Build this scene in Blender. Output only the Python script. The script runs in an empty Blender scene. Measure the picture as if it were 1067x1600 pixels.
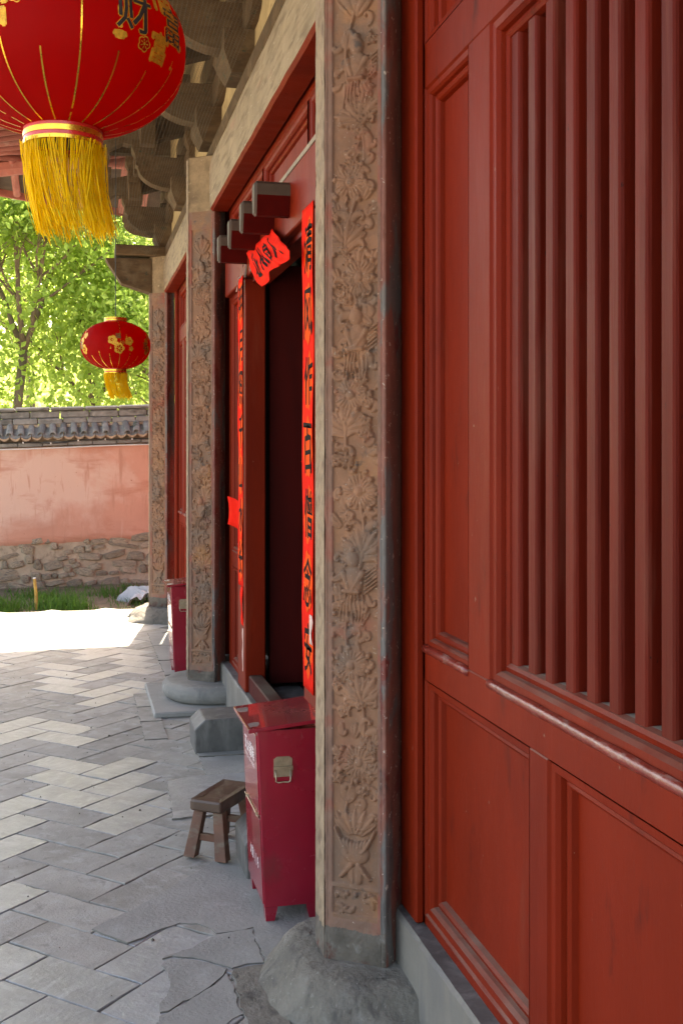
import bpy, bmesh, math, random
import numpy as np
from mathutils import Vector, Matrix
R = math.radians
random.seed(7); rng = np.random.default_rng(7)
S = bpy.context.scene
C = S.collection

# ------------------------------------------------------------------ camera, sky, sun, exposure
cam = bpy.data.cameras.new('camera'); camo = bpy.data.objects.new('camera', cam); C.objects.link(camo)
camo.location = (0, 0, 1.65); camo.rotation_euler = (R(90), 0, -R(13.524))
cam.sensor_fit = 'VERTICAL'; cam.sensor_height = 36.0; cam.lens = 36.0 * 1740 / 1600
cam.shift_y = -(800 - 708) / 1600.0
cam.clip_start = 0.05; cam.clip_end = 2000
S.camera = camo
SUN_EL, SUN_AZ = R(48), R(9.6)                      # azimuth from +Y towards +X
W = bpy.data.worlds.new('World'); S.world = W; W.use_nodes = True
wn = W.node_tree.nodes; wl = W.node_tree.links
sky = wn.new('ShaderNodeTexSky'); sky.sky_type = 'NISHITA'; sky.sun_disc = False
sky.sun_elevation = SUN_EL; sky.sun_rotation = SUN_AZ; sky.air_density = 1.0; sky.dust_density = 3.0; sky.ozone_density = 1.0
bg = wn['Background']; bg.inputs['Strength'].default_value = 0.15
wl.new(sky.outputs['Color'], bg.inputs['Color'])
sl = bpy.data.lights.new('sun', 'SUN'); sl.energy = 4.2; sl.angle = R(0.53); sl.color = (1.0, 0.95, 0.86)
so = bpy.data.objects.new('sun', sl); C.objects.link(so)
sdir = Vector((math.sin(SUN_AZ) * math.cos(SUN_EL), math.cos(SUN_AZ) * math.cos(SUN_EL), math.sin(SUN_EL)))
so.rotation_euler = (-sdir).to_track_quat('-Z', 'Y').to_euler(); so.location = (3, 16, 20)
vs = S.view_settings
S.display_settings.display_device = 'sRGB'
vs.view_transform = 'Standard'; vs.look = 'None'; vs.gamma = 1.0; vs.use_curve_mapping = False
vs.exposure = 2.68
vs.use_white_balance = True; vs.white_balance_temperature = 7900; vs.white_balance_tint = 10

# ------------------------------------------------------------------ materials
def _n(nt, t, **kw):
    n = nt.nodes.new(t)
    for k, v in kw.items(): setattr(n, k, v)
    return n
def mat(name, base, rough=0.6, var=0.18, scale=6.0, layers=(), bump=0.15, bscale=60.0, bdist=0.004, dust=None,
        spec=0.5, metal=0.0, stretch=(1, 1, 1), rnd=0.0, trans=None, rvar=0.1, coat=0.0, world=False, rough_rnd=None):
    """layers: (colour, noise scale, lo, hi, stretch[, rough]) patches blended over the base colour"""
    m = bpy.data.materials.new(name); m.use_nodes = True; nt = m.node_tree; L = nt.links
    b = nt.nodes['Principled BSDF']; out = nt.nodes['Material Output']
    tc = _n(nt, 'ShaderNodeTexCoord'); oi = _n(nt, 'ShaderNodeObjectInfo')
    off = _n(nt, 'ShaderNodeVectorMath', operation='MULTIPLY_ADD')
    L.new(oi.outputs['Random'], off.inputs[0]); off.inputs[1].default_value = (37, 23, 51)
    if world:
        geo0 = _n(nt, 'ShaderNodeNewGeometry'); L.new(geo0.outputs['Position'], off.inputs[2])
    else: L.new(tc.outputs['Object'], off.inputs[2])
    def noise(sc, st=(1, 1, 1), det=5.0, dist=0.0, rg=0.6):
        mp = _n(nt, 'ShaderNodeMapping'); mp.inputs['Scale'].default_value = st
        L.new(off.outputs[0], mp.inputs['Vector'])
        n = _n(nt, 'ShaderNodeTexNoise'); n.inputs['Scale'].default_value = sc; n.inputs['Detail'].default_value = det
        n.inputs['Roughness'].default_value = rg; n.inputs['Distortion'].default_value = dist
        L.new(mp.outputs[0], n.inputs['Vector']); return n.outputs['Fac']
    def ramp(fac, lo, hi, c0=(0, 0, 0, 1), c1=(1, 1, 1, 1)):
        r = _n(nt, 'ShaderNodeValToRGB'); r.color_ramp.elements[0].position = lo; r.color_ramp.elements[1].position = hi
        r.color_ramp.elements[0].color = c0; r.color_ramp.elements[1].color = c1; L.new(fac, r.inputs[0]); return r.outputs[0]
    def mix(f, a, c):
        x = _n(nt, 'ShaderNodeMix', data_type='RGBA')
        if isinstance(f, (int, float)): x.inputs[0].default_value = f
        else: L.new(f, x.inputs[0])
        for s_, v in ((6, a), (7, c)):
            if isinstance(v, tuple): x.inputs[s_].default_value = (*v[:3], 1)
            else: L.new(v, x.inputs[s_])
        return x.outputs[2]
    b0 = tuple(max(0, v * (1 - var)) for v in base); b1 = tuple(min(1, v * (1 + var)) for v in base)
    col = ramp(noise(scale, stretch), 0.3, 0.7, (*b0, 1), (*b1, 1))
    if rnd:
        hs = _n(nt, 'ShaderNodeHueSaturation'); mr = _n(nt, 'ShaderNodeMapRange')
        mr.inputs[3].default_value = 1 - rnd; mr.inputs[4].default_value = 1 + rnd
        L.new(oi.outputs['Random'], mr.inputs[0]); L.new(mr.outputs[0], hs.inputs['Value']); L.new(col, hs.inputs['Color']); col = hs.outputs[0]
    rgh = None
    for ly in layers:
        f = ramp(noise(ly[1], ly[4] if len(ly) > 4 else (1, 1, 1), 6.0, 0.3), ly[2], ly[3])
        col = mix(f, col, ly[0])
    if dust:
        g = _n(nt, 'ShaderNodeNewGeometry'); sx = _n(nt, 'ShaderNodeSeparateXYZ'); L.new(g.outputs['Normal'], sx.inputs[0])
        f = ramp(sx.outputs['Z'], 0.45, 0.95)
        mm = _n(nt, 'ShaderNodeMath', operation='MULTIPLY'); L.new(f, mm.inputs[0])
        L.new(ramp(noise(3.5), 0.25, 0.6), mm.inputs[1]); col = mix(mm.outputs[0], col, dust)
    L.new(col, b.inputs['Base Color'])
    rr = _n(nt, 'ShaderNodeMapRange'); rr.inputs[3].default_value = max(0.05, rough - rvar); rr.inputs[4].default_value = min(1, rough + rvar)
    L.new(noise(scale * 2.3, stretch), rr.inputs[0]); L.new(rr.outputs[0], b.inputs['Roughness'])
    b.inputs['Specular IOR Level'].default_value = spec; b.inputs['Metallic'].default_value = metal
    b.inputs['Coat Weight'].default_value = coat
    if bump:
        bp = _n(nt, 'ShaderNodeBump'); bp.inputs['Strength'].default_value = bump; bp.inputs['Distance'].default_value = bdist
        L.new(noise(bscale, stretch, 8.0), bp.inputs['Height']); L.new(bp.outputs[0], b.inputs['Normal'])
    if trans:
        t = _n(nt, 'ShaderNodeBsdfTranslucent'); t.inputs['Color'].default_value = (*trans[0], 1)
        ms = _n(nt, 'ShaderNodeMixShader'); ms.inputs[0].default_value = trans[1]
        L.new(b.outputs[0], ms.inputs[1]); L.new(t.outputs[0], ms.inputs[2]); L.new(ms.outputs[0], out.inputs[0])
    return m

M = {}
VS = (6, 6, 0.35)
M['red'] = mat('red_paint', (0.165, 0.0125, 0.0032), 0.50, 0.13, 3, [((0.125, 0.0095, 0.0032), 1.6, 0.46, 0.72, (1.5, 1.5, .5)), ((0.18, 0.030, 0.014), 2.1, 0.60, 0.85, (3, 3, .5)), ((0.21, 0.085, 0.055), 130, 0.71, 0.78, (1, 1, 0.3)), ((0.05, 0.01, 0.008), 210, 0.71, 0.75), ((0.27, 0.17, 0.125), 48, 0.715, 0.735, (1, 1, .6)), ((0.075, 0.008, 0.004), 11, 0.62, 0.75, (1, 1, .3))], 0.35, 40, 0.003,
               dust=(0.20, 0.12, 0.09), stretch=(1.5, 1.5, 0.4), spec=0.09)
M['red_gloss'] = mat('rubbed_glossy_red', (0.16, 0.016, 0.009), 0.30, 0.25, 9, [((0.34, 0.24, 0.20), 14, 0.55, 0.68, (1, .35, 1)), ((0.22, 0.07, 0.05), 60, 0.6, 0.7)], 0.5, 60, 0.004, spec=0.6)
M['red_dark'] = mat('dark_red_paint', (0.055, 0.002, 0.001), 0.7, 0.2, 5, [], 0.15, 40, dust=(0.1, 0.07, 0.05), stretch=(2, 2, .3), spec=0.15)
M['red_peg'] = mat('peg_paint', (0.065, 0.0025, 0.0015), 0.7, 0.2, 8, [], 0.15, 60, spec=0.06)
M['peg_worn'] = mat('worn_peg_paint', (0.065, 0.040, 0.025), 0.7, 0.2, 9, [((0.09, 0.03, 0.022), 14, 0.55, 0.7)], 0.2, 50)
M['slat'] = mat('slat_paint', (0.105, 0.008, 0.003), 0.55, 0.22, 6, [((0.13, 0.032, 0.02), 9, 0.52, 0.75, (2, 2, .25)), ((0.03, 0.006, 0.005), 90, 0.69, 0.73, (1, 1, .4))], 0.35, 45, 0.003, stretch=(2, 2, .3), rnd=0.12, spec=0.12)
M['ledge'] = mat('dusty_ledge', (0.26, 0.21, 0.16), 0.9, 0.25, 20, [], 0.2)
M['stone_carved'] = mat('carved_sandstone', (0.228, 0.118, 0.070), 0.8, 0.25, 7, [((0.31, 0.15, 0.065), 5, 0.56, 0.70), ((0.165, 0.108, 0.078), 4, 0.48, 0.64), ((0.25, 0.068, 0.042), 2.6, 0.58, 0.74), ((0.085, 0.065, 0.055), 16, 0.62, 0.72), ((0.33, 0.25, 0.19), 90, 0.62, 0.72)], 0.45, 120, 0.003, spec=0.3)
M['stone_edge'] = mat('worn_stone_edge', (0.25, 0.178, 0.115), 0.8, 0.25, 14, [((0.16, 0.105, 0.07), 26, 0.52, 0.66, (1, 1, .4)), ((0.38, 0.32, 0.25), 45, 0.68, 0.76)], 0.6, 60, 0.006, spec=0.3)
M['stone_border'] = mat('stone_border', (0.20, 0.115, 0.082), 0.8, 0.2, 10, [((0.26, 0.06, 0.04), 5, 0.5, 0.7), ((0.45, 0.36, 0.3), 70, 0.68, 0.75)], 0.5, 80, 0.004, spec=0.3)
M['stone_top'] = mat('bare_stone', (0.25, 0.172, 0.10), 0.85, 0.3, 12, [((0.15, 0.10, 0.06), 6, 0.5, 0.68), ((0.42, 0.32, 0.2), 22, 0.6, 0.75)], 0.5, 70, 0.005, spec=0.3)
M['smear'] = mat('plaster_smear', (0.20, 0.075, 0.052), 0.6, 0.2, 7, [((0.135, 0.122, 0.112), 7, 0.52, 0.58, (1.5, 1.5, .35)), ((0.045, 0.038, 0.034), 5, 0.57, 0.66, (2, 2, .3)), ((0.16, 0.03, 0.022), 9, 0.56, 0.62, (1, 1, .6)), ((0.45, 0.38, 0.32), 60, 0.63, 0.67)], 0.6, 45, 0.006)
M['stone_grey'] = mat('grey_stone', (0.20, 0.188, 0.168), 0.75, 0.25, 6, [((0.15, 0.145, 0.135), 9, 0.55, 0.7, (1, 1, .5)), ((0.36, 0.35, 0.33), 20, 0.62, 0.75)], 0.5, 50, 0.006, spec=0.35)
M['foot'] = mat('cement_foot', (0.115, 0.098, 0.080), 0.85, 0.3, 14, [((0.10, 0.045, 0.035), 9, 0.52, 0.62), ((0.19, 0.175, 0.155), 18, 0.6, 0.7)], 0.8, 50, 0.008, spec=0.2)
M['stone_dark'] = mat('worn_dark_stone', (0.095, 0.09, 0.083), 0.6, 0.3, 10, [((0.17, 0.16, 0.148), 14, 0.5, 0.7, (1, 1, .3))], 0.4, 60, 0.004)
M['plinth'] = mat('plinth_stone', (0.145, 0.132, 0.112), 0.7, 0.2, 5, [((0.12, 0.113, 0.105), 7, 0.52, 0.68, (1, 1, .25)), ((0.23, 0.22, 0.2), 11, 0.6, 0.75, (1, 1, .2))], 0.4, 60, 0.004)
M['rough_base'] = mat('weathered_base_stone', (0.155, 0.138, 0.114), 0.9, 0.25, 5, [((0.10, 0.09, 0.078), 9, 0.54, 0.64, (2.5, 1, 1)), ((0.215, 0.195, 0.168), 7, 0.55, 0.7), ((0.24, 0.22, 0.19), 70, 0.62, 0.7)], 0.7, 30, 0.02, spec=0.3)
M['cement'] = mat('cement', (0.255, 0.245, 0.225), 0.8, 0.16, 3, [((0.18, 0.165, 0.145), 2.0, 0.55, 0.75), ((0.30, 0.29, 0.27), 7, 0.55, 0.72), ((0.34, 0.33, 0.31), 140, 0.65, 0.72), ((0.09, 0.08, 0.07), 60, 0.69, 0.725)], 0.6, 70, 0.006, world=True, spec=0.35)
M['joint'] = mat('joint_dirt', (0.16, 0.147, 0.125), 0.95, 0.3, 20, [], 0.4, 80, world=True)
M['slab'] = mat('paving_stone', (0.29, 0.272, 0.243), 0.72, 0.14, 6, [((0.205, 0.19, 0.165), 2.2, 0.5, 0.7), ((0.36, 0.35, 0.33), 11, 0.52, 0.72), ((0.19, 0.175, 0.155), 17, 0.56, 0.74), ((0.36, 0.35, 0.33), 150, 0.64, 0.72), ((0.10, 0.09, 0.08), 75, 0.685, 0.72)], 0.6, 90, 0.005, rnd=0.10, rvar=0.1, spec=0.4)
M['slab_polished'] = mat('worn_smooth_paving_stone', (0.275, 0.274, 0.27), 0.38, 0.16, 7, [((0.35, 0.35, 0.35), 10, 0.5, 0.7, (1, 2.4, 1)), ((0.22, 0.22, 0.22), 24, 0.56, 0.72, (1, 2, 1)), ((0.46, 0.46, 0.46), 60, 0.62, 0.74, (1, 2.2, 1)), ((0.13, 0.125, 0.12), 110, 0.69, 0.72)], 0.5, 60, 0.004, rnd=0.08, rvar=0.16, spec=0.55)
M['grit'] = mat('dark_grit', (0.07, 0.06, 0.05), 0.9, 0.4, 20, [], 0)
M['earth'] = mat('pale_earth', (0.36, 0.31, 0.24), 0.95, 0.2, 0.8, [((0.42, 0.37, 0.30), 0.4, 0.5, 0.7)], 0.3, 8, 0.02, world=True)
M['soil'] = mat('garden_soil', (0.15, 0.105, 0.07), 0.95, 0.3, 4, [((0.08, 0.08, 0.035), 3, 0.5, 0.65)], 0.6, 30, 0.03, world=True)
M['beam'] = mat('limewashed_beam', (0.25, 0.183, 0.115), 0.75, 0.2, 4, [((0.14, 0.095, 0.058), 7, 0.48, 0.68, (4, .5, 4)), ((0.40, 0.33, 0.24), 30, 0.62, 0.72, (3, .3, 3)), ((0.30, 0.16, 0.11), 3, 0.6, 0.8, (3, .6, 3))], 0.4, 40, 0.004, spec=0.3)
M['brown'] = mat('aged_bracket_wood', (0.10, 0.060, 0.031), 0.85, 0.28, 8, [((0.17, 0.12, 0.072), 6, 0.52, 0.72), ((0.035, 0.05, 0.035), 18, 0.6, 0.72)], 0.5, 40, 0.006, stretch=(1, 1, 3), rnd=0.12, spec=0.25)
M['tan'] = mat('ochre_plaster', (0.40, 0.29, 0.15), 0.9, 0.18, 8, [((0.3, 0.2, 0.1), 12, 0.55, 0.7)], 0.3, spec=0.2)
M['soffit'] = mat('soffit_board', (0.11, 0.08, 0.055), 0.85, 0.3, 5, [], 0.3)
M['fascia'] = mat('faded_red_eave', (0.30, 0.085, 0.06), 0.7, 0.25, 5, [((0.38, 0.2, 0.16), 6, 0.55, 0.75)], 0.3)
M['roof'] = mat('roof_tile_grey', (0.16, 0.155, 0.145), 0.85, 0.3, 9, [((0.27, 0.25, 0.22), 12, 0.52, 0.7), ((0.06, 0.07, 0.04), 5, 0.58, 0.7)], 0.5, 60, 0.005, rnd=0.2)
M['ridge'] = mat('ridge_brick_grey', (0.21, 0.20, 0.185), 0.85, 0.3, 6, [((0.09, 0.085, 0.075), 7, 0.5, 0.68, (.6, 1, 1)), ((0.3, 0.29, 0.26), 9, 0.6, 0.72)], 0.5, 40, 0.006, rnd=0.12)
M['dripclay'] = mat('drip_tile_clay', (0.34, 0.235, 0.15), 0.85, 0.25, 12, [], 0.4, rnd=0.2)
M['plaster'] = mat('salmon_plaster', (0.56, 0.275, 0.20), 0.9, 0.10, 1.2, [((0.64, 0.41, 0.33), 1.3, 0.46, 0.60, (.7, 1, 1)), ((0.46, 0.18, 0.115), 1.4, 0.54, 0.66, (.45, 1, 1.8)), ((0.50, 0.24, 0.17), 7, 0.56, 0.7, (2, 1, .3)), ((0.40, 0.16, 0.10), 30, 0.68, 0.73), ((0.62, 0.40, 0.32), 3.0, 0.6, 0.72, (2.5, 1, .25))], 0.35, 12, 0.02, spec=0.2)
M['rubble'] = mat('rubble_stone', (0.34, 0.27, 0.195), 0.9, 0.25, 6, [((0.20, 0.17, 0.14), 7, 0.5, 0.66), ((0.40, 0.31, 0.22), 9, 0.6, 0.72)], 0.7, 30, 0.02, rnd=0.25, spec=0.2)
M['mortar'] = mat('earth_mortar', (0.42, 0.325, 0.235), 0.95, 0.2, 6, [((0.2, 0.15, 0.1), 9, 0.55, 0.7)], 0.7, 25, 0.02)
M['cab'] = mat('cabinet_red_paint', (0.27, 0.003, 0.019), 0.26, 0.08, 3, [((0.14, 0.012, 0.012), 60, 0.68, 0.73), ((0.30, 0.10, 0.10), 34, 0.67, 0.74, (1, 1, .15)), ((0.12, 0.02, 0.02), 5, 0.58, 0.8)], 0.06, 30, 0.002, dust=(0.20, 0.05, 0.045), spec=0.5, rvar=0.06, coat=0.7)
M['cab_chip'] = mat('chipped_metal', (0.26, 0.21, 0.19), 0.5, 0.3, 40, [], 0.3, metal=0.3)
M['zinc'] = mat('tarnished_latch_metal', (0.42, 0.35, 0.25), 0.38, 0.25, 30, [], 0.2, metal=0.85)
M['white'] = mat('white_print', (0.78, 0.76, 0.76), 0.6, 0.05, 20, [], 0)
M['ink'] = mat('black_ink', (0.010, 0.008, 0.008), 0.8, 0.2, 40, [], 0, spec=0.05)
M['paper'] = mat('red_paper', (0.70, 0.016, 0.008), 0.85, 0.10, 8, [((0.70, 0.045, 0.015), 7, 0.6, 0.8)], 0.3, 30, 0.004, spec=0.04)
M['paper_print'] = mat('orange_print', (0.74, 0.075, 0.012), 0.85, 0.12, 60, [], 0, spec=0.04)
M['paper_back'] = mat('torn_paper_back', (0.62, 0.42, 0.36), 0.8, 0.15, 20, [], 0.2)
M['wood_stool'] = mat('worn_stool_wood', (0.12, 0.047, 0.025), 0.6, 0.3, 7, [((0.15, 0.115, 0.08), 8, 0.5, 0.7, (1, 1, 3)), ((0.14, 0.045, 0.03), 6, 0.6, 0.72), ((0.06, 0.04, 0.03), 30, 0.66, 0.74)], 0.6, 40, 0.005)
M['stool_top'] = mat('worn_stool_top', (0.075, 0.042, 0.027), 0.45, 0.3, 7, [((0.13, 0.085, 0.058), 10, 0.52, 0.7, (3, .7, 1)), ((0.05, 0.03, 0.02), 25, 0.64, 0.74, (3, .6, 1))], 0.5, 40, 0.004)
M['lantern'] = mat('lantern_cloth', (0.20, 0.0012, 0.002), 0.7, 0.08, 3, [], 0.12, 260, 0.001, spec=0.2, trans=((0.92, 0.012, 0.005), 0.6))
M['gold'] = mat('gold_foil', (0.78, 0.47, 0.06), 0.28, 0.2, 20, [], 0.1, metal=0.9)
M['gold_print'] = mat('gold_glitter_print', (0.62, 0.32, 0.03), 0.5, 0.3, 120, [((0.85, 0.55, 0.1), 260, 0.6, 0.7)], 0.2, 300, metal=0.4)
M['foil_red'] = mat('red_foil', (0.5, 0.02, 0.015), 0.3, 0.1, 20, [], 0, spec=0.7)
M['ink_glitter'] = mat('dark_glitter_print', (0.02, 0.02, 0.022), 0.5, 0.3, 120, [((0.2, 0.2, 0.2), 280, 0.66, 0.72)], 0)
M['tassel'] = mat('yellow_tassel_thread', (0.92, 0.66, 0.016), 0.6, 0.2, 20, [], 0, spec=0.3, trans=((0.95, 0.66, 0.015), 0.45))
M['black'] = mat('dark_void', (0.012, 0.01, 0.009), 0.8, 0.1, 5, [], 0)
M['wire'] = mat('galvanised_wire', (0.11, 0.09, 0.065), 0.6, 0.1, 20, [], 0, metal=0.2)
M['cable'] = mat('black_cable', (0.03, 0.03, 0.032), 0.5, 0.1, 5, [], 0)
M['conduit'] = mat('pale_conduit', (0.62, 0.6, 0.58), 0.5, 0.08, 6, [], 0)
M['stake'] = mat('yellow_stake_wood', (0.48, 0.28, 0.06), 0.7, 0.3, 14, [((0.35, 0.2, 0.06), 10, 0.5, 0.7)], 0.4)
M['plastic'] = mat('grey_plastic_film', (0.5, 0.5, 0.52), 0.45, 0.1, 6, [], 0.2, 20, trans=((0.5, 0.5, 0.52), 0.25))
M['grass'] = mat('grass_blade', (0.06, 0.135, 0.025), 0.6, 0.35, 3, [], 0, trans=((0.12, 0.26, 0.03), 0.35), spec=0.3)
M['bark'] = mat('tree_bark', (0.12, 0.085, 0.055), 0.9, 0.3, 9, [], 0.7, 25, 0.02, stretch=(1, 1, .4))
M['leaf'] = mat('green_leaf', (0.075, 0.12, 0.022), 0.45, 0.4, 0.7, [], 0, trans=((0.42, 0.58, 0.11), 0.6), spec=0.35)
M['leaf2'] = mat('bright_green_leaf', (0.085, 0.14, 0.025), 0.5, 0.4, 0.7, [], 0, trans=((0.52, 0.66, 0.17), 0.62), spec=0.35)
M['hill'] = mat('wooded_hill', (0.10, 0.13, 0.04), 0.9, 0.4, 0.15, [((0.17, 0.19, 0.07), 0.08, 0.5, 0.65)], 0.8, 1.5, 0.5, world=True)

# ------------------------------------------------------------------ mesh helpers
ORG = {}
def link(o, parent=None):
    C.objects.link(o)
    if parent is not None: o.parent = parent
    return o
def worg(o):
    return ORG.get(o.name, Vector((0, 0, 0)))
def mesh(name, v, f, mats, parent=None, smooth=False, mi=None, label=None, origin=None):
    """vertices in world metres; stored relative to origin (default: parent's origin)"""
    po = worg(parent) if parent is not None else Vector((0, 0, 0))
    og = Vector(origin) if origin is not None else po
    v = np.asarray(v, float) - np.array(og)
    me = bpy.data.meshes.new(name); me.from_pydata(v.tolist(), [], f if isinstance(f, list) else f.tolist())
    for m in (mats if isinstance(mats, (list, tuple)) else [mats]): me.materials.append(M[m])
    if mi is not None: me.polygons.foreach_set('material_index', mi)
    if smooth: me.polygons.foreach_set('use_smooth', [True] * len(me.polygons))
    me.update()
    o = bpy.data.objects.new(name, me); link(o, parent); o.location = og - po; ORG[o.name] = og
    if label: o['label'] = label
    return o
def thing(name, label, cat, loc, group=None):
    o = bpy.data.objects.new(name, None); C.objects.link(o); o.location = loc; ORG[o.name] = Vector(loc)
    return tag(o, label, cat, group)
def tag(o, label, cat, group=None):
    o['label'] = label; o['category'] = cat
    if group: o['group'] = group
    return o
def struct(o): o['kind'] = 'structure'; return o
def stuff(o): o['kind'] = 'stuff'; return o
class MB:
    def __init__(s): s.v = []; s.f = []; s.m = []
    def add(s, v, f, mi=0):
        b = len(s.v); s.v += [tuple(p) for p in v]; s.f += [tuple(i + b for i in q) for q in f]; s.m += [mi] * len(f)
    def box(s, x0, x1, y0, y1, z0, z1, b=0.0, mi=0):
        if b <= 0:
            v = [(x, y, z) for x in (x0, x1) for y in (y0, y1) for z in (z0, z1)]
            s.add(v, [(0, 1, 3, 2), (4, 6, 7, 5), (0, 4, 5, 1), (2, 3, 7, 6), (0, 2, 6, 4), (1, 5, 7, 3)], mi); return
        bm = bmesh.new(); bmesh.ops.create_cube(bm, size=1)
        for q in bm.verts: q.co = ((x0 + x1) / 2 + q.co.x * (x1 - x0), (y0 + y1) / 2 + q.co.y * (y1 - y0), (z0 + z1) / 2 + q.co.z * (z1 - z0))
        bmesh.ops.bevel(bm, geom=bm.edges[:] , offset=b, segments=1, affect='EDGES')
        bm.verts.ensure_lookup_table()
        s.add([q.co[:] for q in bm.verts], [[q.index for q in fc.verts] for fc in bm.faces], mi); bm.free()
    def prism(s, pts, axis, a, b, mi=0):
        """closed polygon pts in the two other axes, extruded along axis from a to b"""
        n = len(pts); mk = {'x': lambda p, t: (t, p[0], p[1]), 'y': lambda p, t: (p[0], t, p[1]), 'z': lambda p, t: (p[0], p[1], t)}[axis]
        v = [mk(p, a) for p in pts] + [mk(p, b) for p in pts]
        s.add(v, [tuple(range(n)), tuple(range(2 * n - 1, n - 1, -1))] + [(i, (i + 1) % n, n + (i + 1) % n, n + i) for i in range(n)], mi)
    def tube(s, pts, r, n=8, mi=0, cap=True):
        pts = [Vector(p) for p in pts]; rs = r if isinstance(r, (list, tuple)) else [r] * len(pts); v = []; up = Vector((0.13, 0.27, 1))
        for i, p in enumerate(pts):
            t = (pts[min(i + 1, len(pts) - 1)] - pts[max(i - 1, 0)]).normalized()
            if abs(t.z) > .95: up = Vector((1, .2, 0))
            a = t.cross(up).normalized(); c = t.cross(a)
            v += [p + (a * math.cos(k * 2 * math.pi / n) + c * math.sin(k * 2 * math.pi / n)) * rs[i] for k in range(n)]
        f = [(i * n + k, i * n + (k + 1) % n, (i + 1) * n + (k + 1) % n, (i + 1) * n + k) for i in range(len(pts) - 1) for k in range(n)]
        if cap: f += [tuple(range(n - 1, -1, -1)), tuple(range((len(pts) - 1) * n, len(pts) * n))]
        s.add(v, f, mi)
    def lathe(s, prof, cx, cy, n=32, mi=0, cap=True):
        v = [(cx + r * math.cos(2 * math.pi * k / n), cy + r * math.sin(2 * math.pi * k / n), z) for r, z in prof for k in range(n)]
        f = [(i * n + k, i * n + (k + 1) % n, (i + 1) * n + (k + 1) % n, (i + 1) * n + k) for i in range(len(prof) - 1) for k in range(n)]
        if cap: f += [tuple(range(n - 1, -1, -1)), tuple(range((len(prof) - 1) * n, len(prof) * n))]
        s.add(v, f, mi)
    def build(s, name, mats, parent=None, smooth=False, label=None, origin=None):
        return mesh(name, s.v, s.f, mats, parent, smooth, s.m, label, origin)
def box(name, m, parent, x0, x1, y0, y1, z0, z1, b=0.0, label=None):
    q = MB(); q.box(x0, x1, y0, y1, z0, z1, b); return q.build(name, m, parent, label=label)
def copy_tree(o, parent=None):
    c = o.copy(); C.objects.link(c); c.parent = parent; ORG[c.name] = worg(o)
    for ch in [k for k in bpy.data.objects if k.parent == o]: copy_tree(ch, c)
    return c
_tc = {}
def glyph(ch):
    """2-D triangulated outline of a character, centred, unit height"""
    if ch in _tc: return _tc[ch]
    cu = bpy.data.curves.new('lettering', 'FONT'); cu.body = ch; cu.size = 1.0; cu.resolution_u = 2
    o = bpy.data.objects.new('lettering', cu); C.objects.link(o)
    dg = bpy.context.evaluated_depsgraph_get(); me = o.evaluated_get(dg).to_mesh()
    v = np.array([p.co[:2] for p in me.vertices]) if len(me.vertices) else np.zeros((0, 2)); f = [tuple(p.vertices) for p in me.polygons]
    o.evaluated_get(dg).to_mesh_clear(); bpy.data.objects.remove(o); bpy.data.curves.remove(cu)
    if len(v):
        lo, hi = v.min(0), v.max(0); v = (v - (lo + hi) / 2) / max(hi[1] - lo[1], 1e-6)
    _tc[ch] = (v, f); return _tc[ch]
def vnoise(x, y, seed=0):
    """smooth value noise on numpy arrays"""
    xi = np.floor(x).astype(int); yi = np.floor(y).astype(int); xf = x - xi; yf = y - yi
    h = lambda a, b: np.modf(np.abs(np.sin(a * 127.1 + b * 311.7 + seed * 74.7) * 43758.5453))[0]
    u = xf * xf * (3 - 2 * xf); w = yf * yf * (3 - 2 * yf)
    return (h(xi, yi) * (1 - u) + h(xi + 1, yi) * u) * (1 - w) + (h(xi, yi + 1) * (1 - u) + h(xi + 1, yi + 1) * u) * w
def fbm(x, y, seed=0, o=4):
    s = 0; a = .5
    for i in range(o): s = s + a * vnoise(x * 2 ** i, y * 2 ** i, seed + i); a *= .5
    return s

# ------------------------------------------------------------------ ground, terrace, paving
PI = math.pi
def sheet(name, x0, x1, y0, y1, nx, ny, zf, m):
    xs = np.linspace(x0, x1, nx); ys = np.linspace(y0, y1, ny); X, Y = np.meshgrid(xs, ys); Z = zf(X, Y)
    v = np.stack([X, Y, Z], -1).reshape(-1, 3); i = np.arange(nx * ny).reshape(ny, nx)
    f = np.stack([i[:-1, :-1], i[:-1, 1:], i[1:, 1:], i[1:, :-1]], -1).reshape(-1, 4)
    return mesh(name, v, f, m, smooth=True)
g = struct(mesh('ground', [(-500, -500, -.24), (500, -500, -.24), (500, 500, -.24), (-500, 500, -.24)], [(0, 1, 2, 3)], 'earth'))
q = MB(); q.box(-6.5, 6.5, -5, 12.06, -.30, -.006, 0.01)
terrace = struct(q.build('terrace_floor', 'joint'))
bed = struct(sheet('planting_bed', -9, 6.5, 12.08, 14.3, 60, 16, lambda X, Y: -.13 + .05 * (Y - 12.1) + .035 * X * 0.6 + .03 * fbm(X * 3, Y * 3, 3), 'soil'))

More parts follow.
